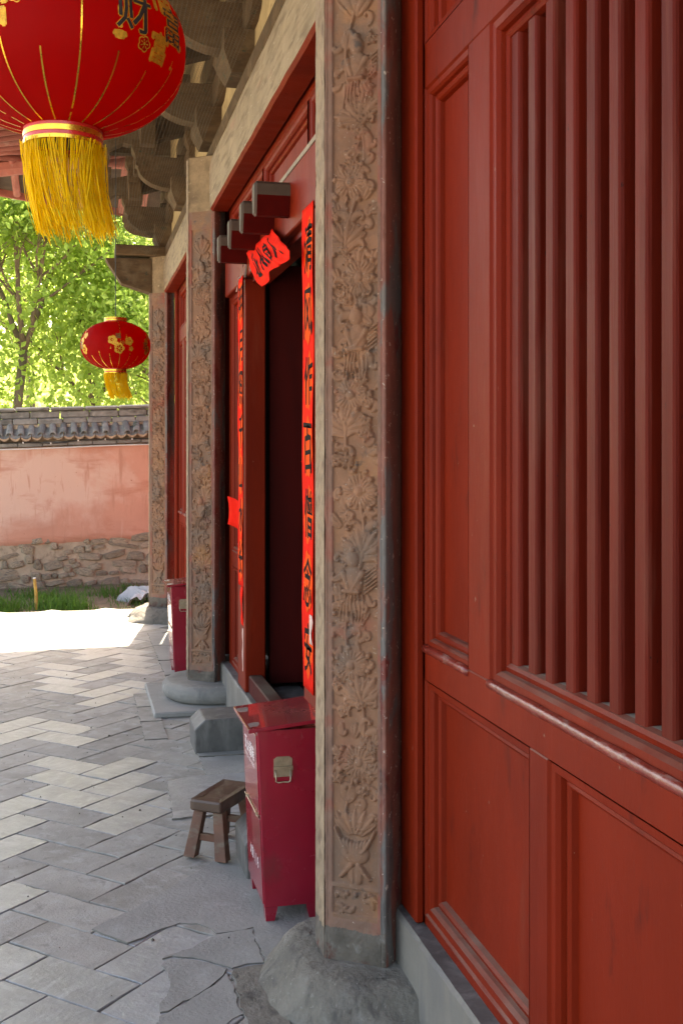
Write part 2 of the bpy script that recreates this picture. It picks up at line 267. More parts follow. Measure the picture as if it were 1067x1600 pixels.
ppsi = R(13.524)
def project(x, y, z):
    d = x * math.sin(ppsi) + y * math.cos(ppsi); la = x * math.cos(ppsi) - y * math.sin(ppsi)
    return 533.5 + 1740 * la / d, 708 - (z - 1.65) * 1740 / d, d
def slab_mesh(name, seed, m, w, l):
    r = random.Random(seed); g_ = .0019; n = 4
    hw, hl = w / 2 - g_, l / 2 - g_; pts = []
    cs = [(-hw, -hl), (hw, -hl), (hw, hl), (-hw, hl)]
    for i in range(4):
        a, b = cs[i], cs[(i + 1) % 4]; k = n if i % 2 else n - 1
        for j in range(k):
            t = j / k; e = .003 if r.random() > .12 else .012
            x = a[0] + (b[0] - a[0]) * t; y = a[1] + (b[1] - a[1]) * t
            s = 1 if j else .6
            x -= math.copysign(r.random() * e * s, x) if abs(abs(x) - hw) < 1e-6 else 0
            y -= math.copysign(r.random() * e * s, y) if abs(abs(y) - hl) < 1e-6 else 0
            pts.append((x, y))
    N = len(pts); v = []
    for ins, z in ((0, -.028), (0, -.0022), (.0018, 0)):
        v += [(x - math.copysign(ins, x), y - math.copysign(ins, y), z) for x, y in pts]
    f = [(k * N + i, k * N + (i + 1) % N, (k + 1) * N + (i + 1) % N, (k + 1) * N + i) for k in (0, 1) for i in range(N)] + [tuple(range(2 * N, 3 * N))]
    me = bpy.data.meshes.new(name); me.from_pydata(v, [], f); me.materials.append(M[m]); return me, v, f
BW = .1965; th = R(46.0)
ex = np.array([math.cos(th), math.sin(th)]) * BW; ey = np.array([-math.sin(th), math.cos(th)]) * BW
o0 = np.array([.05, 4.48])
SV = [slab_mesh('slab_%d' % i, i, 'slab' if i % 2 else 'slab_polished', BW, 2 * BW) for i in range(16)]
slabs = []
for i in range(-60, 70):
    for j in range(-60, 70):
        k = (i - j) % 4
        if k == 3: c = o0 + ex * (i + .5) + ey * (j - 0 + 1) - ex * 0; rot = th
        elif k == 0: c = o0 + ex * (i + 1) + ey * (j + .5); rot = th - PI / 2
        else: continue
        # lattice shifted so that an upright brick starts at o0
        c = c - ex * 3
        if -3.6 < c[0] < .98 and -1.5 < c[1] < 11.98: slabs.append((c[0], c[1], rot))
def edge_border(x, y):            # strip of larger stones beside the plinth
    return x > .62 and y > 4.6
vis = []; rest = []
for s_ in slabs:
    x, y, r_ = s_
    if y < .4: rest.append(s_); continue
    a, b, d = project(x, y, 0)
    (vis if (-40 < a < 700 and b < 1680 and y > 1.8) else rest).append(s_)
vis.sort(key=lambda s_: s_[1]); rest += vis[300:]; vis = vis[:300]
def slab_pick(x, y):
    pol = fbm(np.array(x * 2.1 + 3), np.array(y * 1.3), 5) * 1.25 + (.10 if x < .35 and y < 4.9 else -.04) + (-.25 if x > .5 else 0)
    return (0 if pol + random.uniform(-.24, .24) > .56 else 1) + 2 * random.randrange(8)
for x, y, r_ in vis:
    o = bpy.data.objects.new('paving_slab', SV[slab_pick(x, y)][0]); link(o, terrace)
    o.location = (x, y, random.gauss(0, .0009)); o.rotation_euler = (random.gauss(0, .0025), random.gauss(0, .0025), r_ + random.gauss(0, .006) + (PI if random.random() < .5 else 0))
q = MB()
for x, y, r_ in rest:
    me, v, f = SV[slab_pick(x, y)]; c_, s_ = math.cos(r_), math.sin(r_)
    q.add([(x + p[0] * c_ - p[1] * s_, y + p[0] * s_ + p[1] * c_, p[2]) for p in v], f, 0)
stuff(q.build('paving_slab_field', 'slab', terrace))
def floor_pt(px, py, z=0.0):
    d = 1740 * (1.65 - z) / (py - 708); la = (px - 533.5) * d / 1740
    return la * math.cos(ppsi) + d * math.sin(ppsi), d * math.cos(ppsi) - la * math.sin(ppsi)
def patch(name, pts, z, m, parent, jit=.006, seed=1, th_=.03):
    """flat irregular stone or cement patch from floor points (x, y)"""
    r = random.Random(seed); P = []
    n = len(pts)
    for i in range(n):
        a, b = pts[i], pts[(i + 1) % n]; L_ = math.hypot(b[0] - a[0], b[1] - a[1]); k = max(1, int(L_ / .03))
        for j in range(k):
            t = j / k; P.append((a[0] + (b[0] - a[0]) * t + r.gauss(0, jit), a[1] + (b[1] - a[1]) * t + r.gauss(0, jit)))
    cx = sum(p[0] for p in P) / len(P); cy = sum(p[1] for p in P) / len(P); N = len(P)
    v = [(x, y, z - th_) for x, y in P] + [(x, y, z - .002) for x, y in P] + [(x + (cx - x) * .004, y + (cy - y) * .004, z) for x, y in P]
    f = [(k * N + i, k * N + (i + 1) % N, (k + 1) * N + (i + 1) % N, (k + 1) * N + i) for k in (0, 1) for i in range(N)] + [tuple(range(2 * N, 3 * N))]
    return mesh(name, v, f, [m, 'joint'], parent, False, [1] * (2 * N) + [0])
FP = lambda L_: [floor_pt(*p) for p in L_][::-1]
patch('cement_patch', FP([(143, 1452), (168, 1440), (205, 1424), (306, 1365), (345, 1338), (383, 1330), (440, 1380), (500, 1400), (500, 1475), (420, 1462), (402, 1464), (398, 1450), (368, 1455), (338, 1460), (330, 1452), (310, 1444), (282, 1443), (252, 1452), (222, 1466), (200, 1474), (170, 1464)]), .0035, 'cement', terrace, .0025, 3)
patch('cement_patch', FP([(252, 1510), (262, 1500), (290, 1499), (325, 1506), (352, 1514), (350, 1525), (330, 1542), (300, 1560), (262, 1580), (250, 1585), (248, 1572), (262, 1558), (265, 1535), (262, 1520)]), .0040, 'cement', terrace, .003, 4)
patch('cement_patch', FP([(250, 1590), (300, 1563), (333, 1541), (354, 1524), (360, 1530), (372, 1575), (380, 1585), (350, 1605), (320, 1640), (240, 1640)]), .0036, 'cement', terrace, .003, 5)
patch('cement_patch', FP([(338, 1462), (366, 1457), (394, 1452), (402, 1480), (412, 1505), (385, 1508), (362, 1514), (352, 1510), (328, 1504), (300, 1497), (270, 1496), (256, 1500), (262, 1495), (300, 1482)]), .0045, 'cement', terrace, .003, 6)
patch('flagstone', FP([(396, 1458), (440, 1464), (500, 1462), (520, 1500), (430, 1520), (416, 1505)]), .0052, 'cement', terrace, .003, 7)
patch('flagstone', FP([(363, 1517), (414, 1508), (440, 1560), (470, 1640), (400, 1640), (382, 1590)]), .0058, 'rough_base', terrace, .004, 8)
patch('flagstone', FP([(262, 1222), (300, 1214), (345, 1212), (385, 1208), (400, 1240), (385, 1270), (330, 1275), (272, 1281), (265, 1250)]), .0065, 'slab_polished', terrace, .004, 9)
for i, (a, b) in enumerate(((4.9, 5.42), (5.45, 6.02), (6.05, 6.45), (7.75, 8.3), (8.33, 8.9), (8.93, 9.6), (9.63, 10.3))):
    patch('flagstone', [(.66, a), (.97, a), (.97, b), (.66, b)], .005 + .0012 * (i % 3), 'cement', terrace, .003, 20 + i)
for i, (a, b) in enumerate(((6.48, 6.9), (6.92, 7.3), (7.32, 7.72))):
    patch('flagstone', [(.40, a), (.53, a), (.53, b), (.40, b)], .006 + .001 * i, 'slab', terrace, .002, 40 + i)

# grit swept into the joints
r = random.Random(77); v = []; f = []
for _ in range(190):
    a = r.uniform(0, 6.28); y = r.uniform(2.5, 9.0); x = r.uniform(-.55, .64) if r.random() < .6 else r.gauss(.6, .08)
    s_ = r.choice((.002, .002, .003, .003, .005, .008)) * r.uniform(.7, 1.3); k = len(v); z = .005
    v += [(x + s_ * math.cos(a + 2.1 * j) * r.uniform(.6, 1.4), y + s_ * math.sin(a + 2.1 * j) * r.uniform(.6, 1.4), z - .004) for j in range(3)] + [(x, y, z + s_ * .5)]
    f += [(k, k + 1, k + 3), (k + 1, k + 2, k + 3), (k + 2, k, k + 3)]
o = stuff(mesh('grit', v, f, 'grit')); tag(o, 'dark grit and crumbs scattered over the paving', 'grit')

# ------------------------------------------------------------------ the temple hall
hall = thing('temple_hall', 'old temple hall with carved stone pillars, red lattice windows and wooden eave brackets', 'temple', (1.0, 5.4, 0))
PX, PZ, TOP = .738, .12, 3.60                      # outer face of the pillars, foot and head
PY = (3.355, 7.46, 11.28)

# carved relief of the pillar face -------------------------------------------------
FW, FH = .199, TOP - PZ
def carve(nu, nv):
    us = np.linspace(0, FW, nu); vs_ = np.linspace(0, FH, nv); du = us[1]; dv = vs_[1]
    Hh = np.zeros((nv, nu)); r = random.Random(5)
    def stampd(u, v, Rr, hh, ax=1.0, ang=0.0, groove=0, gdir=0.0, pw=.5):
        k = Rr * max(1, ax) + .004
        a0, a1 = max(0, int((u - k) / du)), min(nu, int((u + k) / du) + 2); b0, b1 = max(0, int((v - k) / dv)), min(nv, int((v + k) / dv) + 2)
        if a1 <= a0 or b1 <= b0: return
        U, V = np.meshgrid(us[a0:a1] - u, vs_[b0:b1] - v); c, s = math.cos(ang), math.sin(ang)
        p = (U * c + V * s) / (Rr * ax); w = (-U * s + V * c) / Rr
        q_ = np.clip(1 - p * p - w * w, 0, 1); hgt = hh * q_ ** (pw * .66)
        if groove: hgt = hgt * (1 - .30 * (np.cos(w * groove) > .55) * (p > -.8))
        Hh[b0:b1, a0:a1] = np.maximum(Hh[b0:b1, a0:a1], hgt)
    def stroke(pts, r0, r1, hh):
        n = len(pts)
        for i, (u, v) in enumerate(pts):
            t = i / max(1, n - 1); stampd(u, v, r0 + (r1 - r0) * t, hh)
    def curl(u, v, ang, size, sgn, hh=.8, th0=.011):
        pts = []; a = ang
        n = 34; step = size * 2.4 / n
        for i in range(n):
            t = i / n; pts.append((u, v)); a += sgn * (.03 + .30 * t * t); st = step * (1 - .35 * t); u += math.cos(a) * st; v += math.sin(a) * st
        for i, (x, y) in enumerate(pts):
            t = i / n; stampd(x, y, th0 * (.30 + 1.0 * math.sin(PI * min(1, t * 1.15) ** .8) ** 1.0 * (1 - .25 * t) + (.35 if t > .9 else 0)), hh * (.6 + .4 * t))
    def leaf(u, v, ang, L_, w, hh=.75):
        for k in (-1, 1):
            stampd(u + math.cos(ang + .28 * k) * L_ * .5, v + math.sin(ang + .28 * k) * L_ * .5, w, hh, L_ * .5 / w, ang + .2 * k, 4.5)
        stampd(u + math.cos(ang) * L_ * .6, v + math.sin(ang) * L_ * .6, w * .8, hh * 1.1, L_ * .55 / w / .8, ang)
    def flower(u, v, size, a0=0.0, n=6):
        for k in range(n):
            a = a0 + 2 * PI * k / n + r.uniform(-.2, .2); L_ = size * r.uniform(.8, 1.15)
            for m_ in (-1, 0, 1): stampd(u + math.cos(a + .3 * m_) * L_ * .62, v + math.sin(a + .3 * m_) * L_ * .62, size * .23, .85 - .1 * abs(m_), 1.7, a + .3 * m_, 5)
            stampd(u + math.cos(a) * L_ * 1.05, v + math.sin(a) * L_ * 1.05, size * .17, .95)
        stampd(u, v, size * .3, 1.0); 
    def figure(u, v, s):
        stampd(u, v + .062 * s, .017 * s, 1.25, 1.25, PI / 2); stampd(u, v + .084 * s, .009 * s, 1.2)
        stampd(u + .002, v + .015 * s, .024 * s, 1.1, 1.5, PI / 2)
        stroke([(u - .022 * s + t * .001, v + .03 * s - t * .0024 * s) for t in range(18)], .009 * s, .007 * s, 1.15)
        stroke([(u + .024 * s - t * .0015 * s, v + .03 * s - t * .0022 * s) for t in range(18)], .009 * s, .007 * s, 1.15)
        stroke([(u - .02 * s + t * .002 * s, v - .012 * s) for t in range(18)], .007 * s, .007 * s, 1.25)
        for k in range(6): stroke([(u + .03 * s + t * .0016 * s, v + (.03 - .009 * k) * s + t * .0012 * s) for t in range(26)], .004, .003, .75)
        for k in range(7): stroke([(u + (-.03 + .009 * k) * s + math.sin(t * .2 + k) * .003, v - .02 * s - t * .0024 * s) for t in range(26)], .0042, .003, .8)
    uc = FW * .5
    # the pot at the foot and the plants growing from it
    z0 = .23
    for k in range(-3, 4): stampd(uc + k * .0105, z0 + .115 + abs(k) * .004, .0075, .9, 2.6, PI / 2 + k * -.10, 0)
    stampd(uc, z0 + .10, .034, .9, 1.35, 0); 
    for k in (-1, 1):
        stroke([(uc + k * (.022 + .0016 * t), z0 + .105 + .0016 * t + .00004 * t * t) for t in range(26)], .008, .006, 1.0)
        stroke([(uc + k * (.012 + .0016 * t), z0 + .065 - .0018 * t) for t in range(22)], .010, .007, .9)
    stampd(uc, z0 + .032, .026, .75, 1.2, PI / 2, 6)
    for k in range(5): leaf(uc + (k - 2) * .006, z0 + .155, PI / 2 + (2 - k) * .34, .07, .011)
    for kk in range(210):                     # dense background foliage
        u_, v_ = r.uniform(.034, .166), r.uniform(z0 + .15, 2.80); tpe = r.random()
        if tpe < .55: curl(u_, v_, r.uniform(0, 6.28), r.uniform(.018, .034), r.choice((-1, 1)), .62, r.uniform(.0065, .010))
        elif tpe < .85: leaf(u_, v_, r.uniform(.3, 2.84), r.uniform(.035, .06), r.uniform(.007, .011), .55)
        else: flower(u_, v_, r.uniform(.016, .024), r.uniform(0, 3), 5)
    # rising stem with flowers, leaves, figures
    stem = [(uc + .030 * math.sin(z * 11.0), z) for z in np.arange(z0 + .16, 2.92, .004)]
    stroke(stem, .0058, .0055, .6)
    z = z0 + .27; side = 1; k = 0
    kinds = 'cfclfcGlcfclfFcflcfclGcfl'
    while z < 2.78:
        kd = kinds[k % len(kinds)]; su = uc + .030 * math.sin(z * 11.0)
        if kd == 'f': flower(uc - side * .014, z + .02, .054, r.uniform(0, 3), 6); step = .118
        elif kd == 'l':
            for a in (-.9, -.3, .35, 1.0): leaf(su, z, PI / 2 + a * 1.15 + side * .2, .075, .013)
            step = .085
        elif kd in 'GF':
            figure(uc - .006 * side, z + .055, 1.3); step = .15
        else: step = .085
        for a in ((.5, 1), (-.5, -1)):
            curl(su, z - .02, PI / 2 - a[1] * r.uniform(.35, 1.0), r.uniform(.034, .05), -a[1] if r.random() > .35 else a[1], .8, r.uniform(.009, .0125))
        for m_ in (-1, 1):
            if r.random() < .85: curl(uc + m_ * r.uniform(.03, .048), z + r.uniform(-.01, .05), r.uniform(0, 6.28), r.uniform(.020, .032), m_, .7, .0085)
        z += step; side = -side; k += 1
    leaf(uc, 2.84, PI / 2, .11, .02); leaf(uc, 2.84, PI / 2 - .5, .09, .016); leaf(uc, 2.84, PI / 2 + .5, .09, .016)
    # low scroll band
    for kk in range(5):
        curl(.035 + kk * .031, .175 + (.014 if kk % 2 else -.006), kk * 2.1, .024, 1 if kk % 2 else -1, .7, .008); stampd(.045 + kk * .028, .205, .008, .6)
    # mask to the recessed panel
    U, V = np.meshgrid(us, vs_)
    inp = (U > .028) & (U < .172)
    panel = inp & (V > .235) & (V < 3.0); band = inp & (V > .145) & (V < .222)
    base = np.where(panel | band, -.0075, 0.0)
    rel = np.where(panel | band, Hh * .0160, 0)
    fr = (np.abs(U - .012) < .0022) | (np.abs(U - .186) < .002)
    out = base + rel - .0025 * fr
    wear = fbm(U * 40, V * 40, 3)
    out += .0016 * (wear - .5) * 2 + .0012 * (fbm(U * 160, V * 160, 9, 2) - .5)
    chipL = np.clip(.008 + .014 * (fbm(U * 0 + 3, V * 14, 4) - .55) - U, 0, 1); chipR = np.clip(U - (FW - .005 - .016 * np.clip(fbm(U * 0 + 9, V * 11, 6) - .5, 0, 1)), 0, 1)
    out -= .55 * chipL + .6 * chipR
    low = V < .10
    out += np.where(low, .004 * np.clip((.10 - V) / .02, 0, 1) * (.5 + fbm(U * 22, V * 30, 8)), 0)
    return us, vs_, out, panel | band
def pillar(name, yc, nu, nv, me=None):
    if me is not None:
        o = bpy.data.objects.new(name, me); link(o, hall); o.location = Vector((PX, yc, PZ)) - worg(hall); ORG[o.name] = Vector((PX, yc, PZ)); return o
    us, vs_, h, pan = carve(nu, nv)
    C0 = np.array([0, -.062]); T = np.array([.161, -.117]) / FW; Nn = np.array([-.117, -.161]) / FW
    q = MB(); n = nu * nv
    U, V = np.meshgrid(us, vs_)
    v = np.stack([C0[0] + T[0] * U + Nn[0] * h, C0[1] + T[1] * U + Nn[1] * h, V], -1).reshape(-1, 3)
    i = np.arange(n).reshape(nv, nu); f = np.stack([i[:-1, :-1], i[:-1, 1:], i[1:, 1:], i[1:, :-1]], -1).reshape(-1, 4)
    fu = (us[:-1] + us[1:]) / 2; fv = (vs_[:-1] + vs_[1:]) / 2; FU, FV = np.meshgrid(fu, fv)
    edge = .078 + .03 * (fbm(FU * 25, FV * 25, 2) - .5) + .02
    mi = np.where(FV < edge, 4, np.where(FV > 3.12, 3, np.where((FU < .028) | (FU > .172) | (FV < .13), 1, 0)))
    mi = np.where((FU > .186 - .01 * fbm(FU * 30, FV * 6, 4)) & (FV < 3.12) & (FV > edge), 5, mi)
    # mirrored far face
    v2 = v.copy(); v2[:, 1] *= -1
    f2 = f[:, ::-1] + n
    # outer strip
    nu2, nv2 = 14, nv // 2
    a = np.linspace(-.062, .062, nu2); b = np.linspace(0, FH, nv2); A, B = np.meshgrid(a, b)
    rel = .0045 * (fbm(A * 45, B * 38, 12) - .5) + .003 * np.sin(B * 90 + 2.5 * np.sin(A * 70)) * (np.abs(A) < .045)
    rel = rel * (np.abs(A) < .06) - .006 * np.clip(fbm(A * 0 + 5, B * 13, 7) - .52, 0, 1) * (np.abs(A) > .045)
    v3 = np.stack([-rel, A, B], -1).reshape(-1, 3); i3 = np.arange(nu2 * nv2).reshape(nv2, nu2) + 2 * n
    f3 = np.stack([i3[:-1, :-1], i3[1:, :-1], i3[1:, 1:], i3[:-1, 1:]], -1).reshape(-1, 4)
    m3 = np.where(np.repeat((b[:-1] + b[1:]) / 2, nu2 - 1) < .09, 4, 2)
    # side faces in plaster, back
    nw = nv // 4; b = np.linspace(0, FH, nw); xs = np.array([.161, .170, .180, .190, .202, .214, .226, .245]); XX, BB = np.meshgrid(xs, b)
    base = 2 * n + nu2 * nv2; vl = []; fl = []; ml = []
    for sg in (-1, 1):
        bulge = .010 * (fbm(XX * 14, BB * 5, 5) - .35) * np.clip((XX - .161) / .03, 0, 1)
        vv = np.stack([XX, sg * (.179 - .074 * (np.clip(XX - .161, 0, 1) / .061) ** 1.3 + bulge * .6), BB], -1).reshape(-1, 3); ii = np.arange(8 * nw).reshape(nw, 8) + base + len(vl) * 8 * nw
        ff = np.stack([ii[:-1, :-1], ii[:-1, 1:], ii[1:, 1:], ii[1:, :-1]], -1).reshape(-1, 4)
        vl.append(vv); fl.append(ff if sg < 0 else ff[:, ::-1]); ml.append(np.where(np.repeat((b[:-1] + b[1:]) / 2, 7) > 3.12, 3, 5))
    V_ = np.concatenate([v, v2, v3] + vl); k = len(V_)
    cap = [(0, -.062), (.161, -.179), (.245, -.055), (.245, .055), (.161, .179), (0, .062)]
    V_ = np.concatenate([V_, [(x, y, FH + .002) for x, y in cap], [(x, y, -.002) for x, y in cap]])
    F_ = f.tolist() + f2.tolist() + f3.tolist() + fl[0].tolist() + fl[1].tolist() + [list(range(k, k + 6)), list(range(k + 11, k + 5, -1)), [k + 2, k + 3, k + 9, k + 8][::-1]]
    mi_ = np.concatenate([mi.ravel(), mi.ravel(), m3, ml[0], ml[1], [3, 4, 1]]).astype(int).tolist()
    off = np.array([PX, yc, PZ])
    return mesh(name, V_ + off, F_, ['stone_carved', 'stone_border', 'stone_edge', 'stone_top', 'foot', 'smear'], hall, True, mi_, origin=off)
p1 = pillar('carved_pillar', PY[0], 92, 1440); p1['label'] = 'carved stone pillar beside the big lattice window, standing on the broken boulder-like base'
p2 = pillar('carved_pillar', PY[1], 0, 0, p1.data); p2['label'] = 'carved stone pillar on the round drum base, between the two red metal cabinets'
p3 = pillar('carved_pillar', PY[2], 0, 0, p1.data); p3['label'] = 'carved stone corner pillar at the sunlit end of the hall'
# pillar bases
def base_stone(yc, parent, prof, rough, seed, elong=1.0, label=None):
    n = 120; q = MB(); cx = PX + .22; v = []
    P_ = np.array(prof); t_ = np.linspace(0, len(prof) - 1, 26); prof = list(zip(np.interp(t_, range(len(P_)), P_[:, 0]), np.interp(t_, range(len(P_)), P_[:, 1])))
    for r_, z in prof:
        for k in range(n):
            a = 2 * PI * k / n; x, y = math.cos(a), math.sin(a)
            rr = r_ * (1 + rough * ((float(fbm(np.array(a * 1.6 + 5), np.array(z * 9 + seed), seed)) - .48) * 1.5))
            sq = 1.0 / max(abs(x), abs(y)); rr *= 1 + (sq - 1) * .12
            v.append((cx + x * rr * elong, yc + y * rr, z + rough * .10 * (float(fbm(np.array(a * 6 + z * 25), np.array(z * 40 + seed), seed + 4)) - .5) + rough * .06 * (float(fbm(np.array(x * r_ * 12 + 9), np.array(y * r_ * 12 + 3), seed + 2)) - .5)))
    f = [(i * n + k, i * n + (k + 1) % n, (i + 1) * n + (k + 1) % n, (i + 1) * n + k) for i in range(len(prof) - 1) for k in range(n)] + [tuple(range((len(prof) - 1) * n, len(prof) * n))]
    return mesh('pillar_base', v, f, 'rough_base' if rough > .1 else 'stone_grey', parent, True, label=label)
base_stone(PY[0], p1, [(.40, -.02), (.392, .012), (.38, .03), (.365, .055), (.345, .08), (.32, .105), (.29, .12), (.25, .123)], .16, 3, 1.0, 'rough weathered grey stone base')
base_stone(PY[1], p2, [(.345, .035), (.37, .05), (.382, .075), (.384, .10), (.375, .125), (.35, .145), (.32, .152), (.2, .15)], .03, 8, 1.0, 'rounded grey stone drum base')
q = MB(); q.box(PX + .22 - .47, PX + .22 + .3, PY[1] - .47, PY[1] + .47, .0, .036, .008); q.build('base_slab', 'cement', p2)
base_stone(PY[2], p3, [(.46, -.02), (.44, .03), (.42, .06), (.37, .10), (.30, .13), (.2, .13)], .22, 6, 1.0)

# stone plinth under the wooden walls ------------------------------------------------
def plinth(y0, y1):
    q = MB(); n = int((y1 - y0) / .03); r = random.Random(int(y0 * 10)); v = []
    prof = [(.945, -.01), (.945, .262), (.955, .272), (1.30, .274)]
    for i in range(n + 1):
        y = y0 + (y1 - y0) * i / n; e = .006 * (float(vnoise(np.array(y * 18), np.array(1.3), 3)) - .5) + (.007 if r.random() < .07 else 0)
        for k, (x, z) in enumerate(prof):
            v.append((x + (e if k in (0, 1) else .4 * e if k == 2 else 0), y, z - (abs(e) * .6 if k in (1, 2) else 0)))
    f = [(i * 4 + k, (i + 1) * 4 + k, (i + 1) * 4 + k + 1, i * 4 + k + 1) for i in range(n) for k in range(3)] + [(3, 2, 1, 0), tuple(n * 4 + k for k in range(4))]
    mi = ([0, 0, 1] * n) + [0, 0]
    return mesh('stone_plinth', v, f, ['plinth', 'stone_dark'], hall, False, mi)
plinth(-1.0, 3.262); plinth(3.45, 7.36); plinth(7.56, 11.18)

# wooden walls --------------------------------------------------------------------------
XF = 1.0
PROF = [(0, 0), (.004, .005), (.018, .007), (.024, .014), (.026, .024), (.034, .021), (.042, .025), (.046, .031), (.048, .044)]
PROFW = [(0, 0), (.005, .006), (.022, .008), (.030, .018), (.032, .030), (.044, .026), (.052, .032), (.056, .046)]
def panel(parent, y0, y1, z0, z1, prof=PROF, xf=XF, field=True, name='panel', m=('red',), ledge=None):
    """mitred moulding round an opening plus the recessed field; y0<y1"""
    q = MB(); v = []
    for off, d in prof: v += [(xf + d, y0 + off, z0 + off), (xf + d, y1 - off, z0 + off), (xf + d, y1 - off, z1 - off), (xf + d, y0 + off, z1 - off)]
    n = len(prof); f = [(i * 4 + k, i * 4 + (k + 1) % 4, (i + 1) * 4 + (k + 1) % 4, (i + 1) * 4 + k) for i in range(n - 1) for k in range(4)]
    mi = [0] * len(f)
    if field: f.append(tuple((n - 1) * 4 + k for k in range(4))); mi.append(0)
    elif ledge:
        o_ = prof[-1][0]; b = len(v); v += [(ledge, y0 + o_, z0 + o_), (ledge, y1 - o_, z0 + o_), (ledge, y1 - o_, z1 - o_), (ledge, y0 + o_, z1 - o_)]
        f += [((n - 1) * 4 + k, (n - 1) * 4 + (k + 1) % 4, b + (k + 1) % 4, b + k) for k in range(4)]; mi += [1, 0, 0, 0]
    return mesh(name, v, [t[::-1] for t in f], list(m), parent, False, mi)
_slat = None
def slats(parent, ys, z0, z1):
    global _slat
    for y in ys:
        if _slat is None:
            w, d, b = .0245, .052, .006
            prof = [(-w + b, 0), (w - b, 0), (w - .002, .004), (w, .010), (w, d), (-w, d), (-w, .010), (-w + .002, .004)]
            q = MB(); n = 8; r = random.Random(2); zs = np.linspace(0, 1, 15)
            v = [(px_ * 0 + dd, pp + r.gauss(0, .00015), z) for z in zs for pp, dd in prof]
            f = [(i * n + k, (i + 1) * n + k, (i + 1) * n + (k + 1) % n, i * n + (k + 1) % n) for i in range(14) for k in range(n) for px_ in (0,)]
            me = bpy.data.meshes.new('slat'); me.from_pydata(v, [], f); me.materials.append(M['slat']); _slat = me
        o = bpy.data.objects.new('slat', _slat); link(o, parent)
        o.location = Vector((XF + .036 + random.gauss(0, .002), y, z0)) - worg(parent); o.scale = (1, 1, z1 - z0); o.rotation_euler = (random.gauss(0, .0012), 0, random.gauss(0, .01)); ORG[o.name] = Vector((XF, y, z0))
px_ = 0
def wall_frame(name, members, m='red', b=.003):
    q = MB()
    for y0, y1, z0, z1 in members: q.box(XF, XF + .10, y0, y1, z0, z1, b)
    return q.build(name, m, hall)
ZB, ZM0, ZM1, ZT0, ZT1, ZU = .27, .985, 1.085, 2.715, 2.85, 3.20
def side_bay(sy, far, wend):
    """window bay; sy(t) maps a distance t from the pillar to y"""
    def iv(a, b): p, q_ = sy(a), sy(b); return min(p, q_), max(p, q_)
    mem = [(*iv(0, .19), ZB, ZU + .2), (*iv(.556, .71), ZM1, ZT0), (*iv(.955, 1.055), ZB + .03, ZM0), (*iv(.145, wend), ZM0, ZM1), (*iv(.145, wend), ZT0, ZT1), (*iv(.145, wend), ZU, ZU + .2), (*iv(.145, wend), ZB, ZB + .03),
           (*iv(1.0, 1.12), ZT1, ZU), (*iv(wend - .71, wend - .556), ZM1, ZT0), (*iv(wend - 1.06, wend - .96), ZB + .03, ZM0), (*iv(wend, wend + .145), ZB, ZU + .2)]
    w = wall_frame('window_wall', mem)
    box('edge_stile', 'red', w, XF - .028, XF - .001, *iv(.035, .186), ZB + .002, ZU + .2, .006)
    panel(w, *iv(.19, .556), ZM1, ZT0); panel(w, *iv(.19, .955), ZB + .03, ZM0, PROFW)
    panel(w, *iv(1.055, wend - 1.06), ZB + .03, ZM0, PROFW); panel(w, *iv(wend - .96, wend), ZB + .03, ZM0, PROFW); panel(w, *iv(wend - .556, wend), ZM1, ZT0)
    panel(w, *iv(.19, 1.0), ZT1, ZU, PROFW); panel(w, *iv(1.12, wend), ZT1, ZU, PROFW)
    a, b = iv(.71, wend - .71)
    panel(w, a, b, ZM1, ZT0, PROFW, field=False, name='window_moulding', m=('red', 'ledge'), ledge=XF + .14)
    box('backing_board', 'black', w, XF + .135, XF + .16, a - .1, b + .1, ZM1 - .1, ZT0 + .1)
    for s0, s1 in ((.71 - .004, wend - .706), (.19 + .003, .556 - .003)):        # rubbed half-round sill nosing
        ya, yb = iv(s0, s1); n = int((yb - ya) / .03); v = []
        for i_ in range(n + 1):
            y = ya + (yb - ya) * i_ / n; e = .0025 * (float(vnoise(np.array(y * 30), np.array(2.2), 4)) - .5)
            for k_ in range(7): aa = PI * k_ / 6; v.append((XF + .002 - (.013 + e) * math.sin(aa), y, ZM1 - .006 - (.013 + e) * math.cos(aa)))
        mesh('sill_nosing', v, [(i_ * 7 + k_, (i_ + 1) * 7 + k_, (i_ + 1) * 7 + k_ + 1, i_ * 7 + k_ + 1) for i_ in range(n) for k_ in range(6)] + [tuple(range(7)), tuple(range(n * 7 + 6, n * 7 - 1, -1))], 'red_gloss', w, True)
    return w, a, b
w1, a, b = side_bay(lambda t: 3.302 - t, 0, 3.2)
ys = [2.415 - .1015 * k for k in range(-1, 18)]
slats(w1, [y for y in ys if a + .06 < y < b - .06], ZM1 + .03, ZT0 - .03)
w2, a, b = side_bay(lambda t: 11.12 - t, 0, 3.35)
slats(w2, np.arange(a + .1, b - .06, .1015), ZM1 + .03, ZT0 - .03)
w1['label'] = 'large red lattice window wall with upright slats'
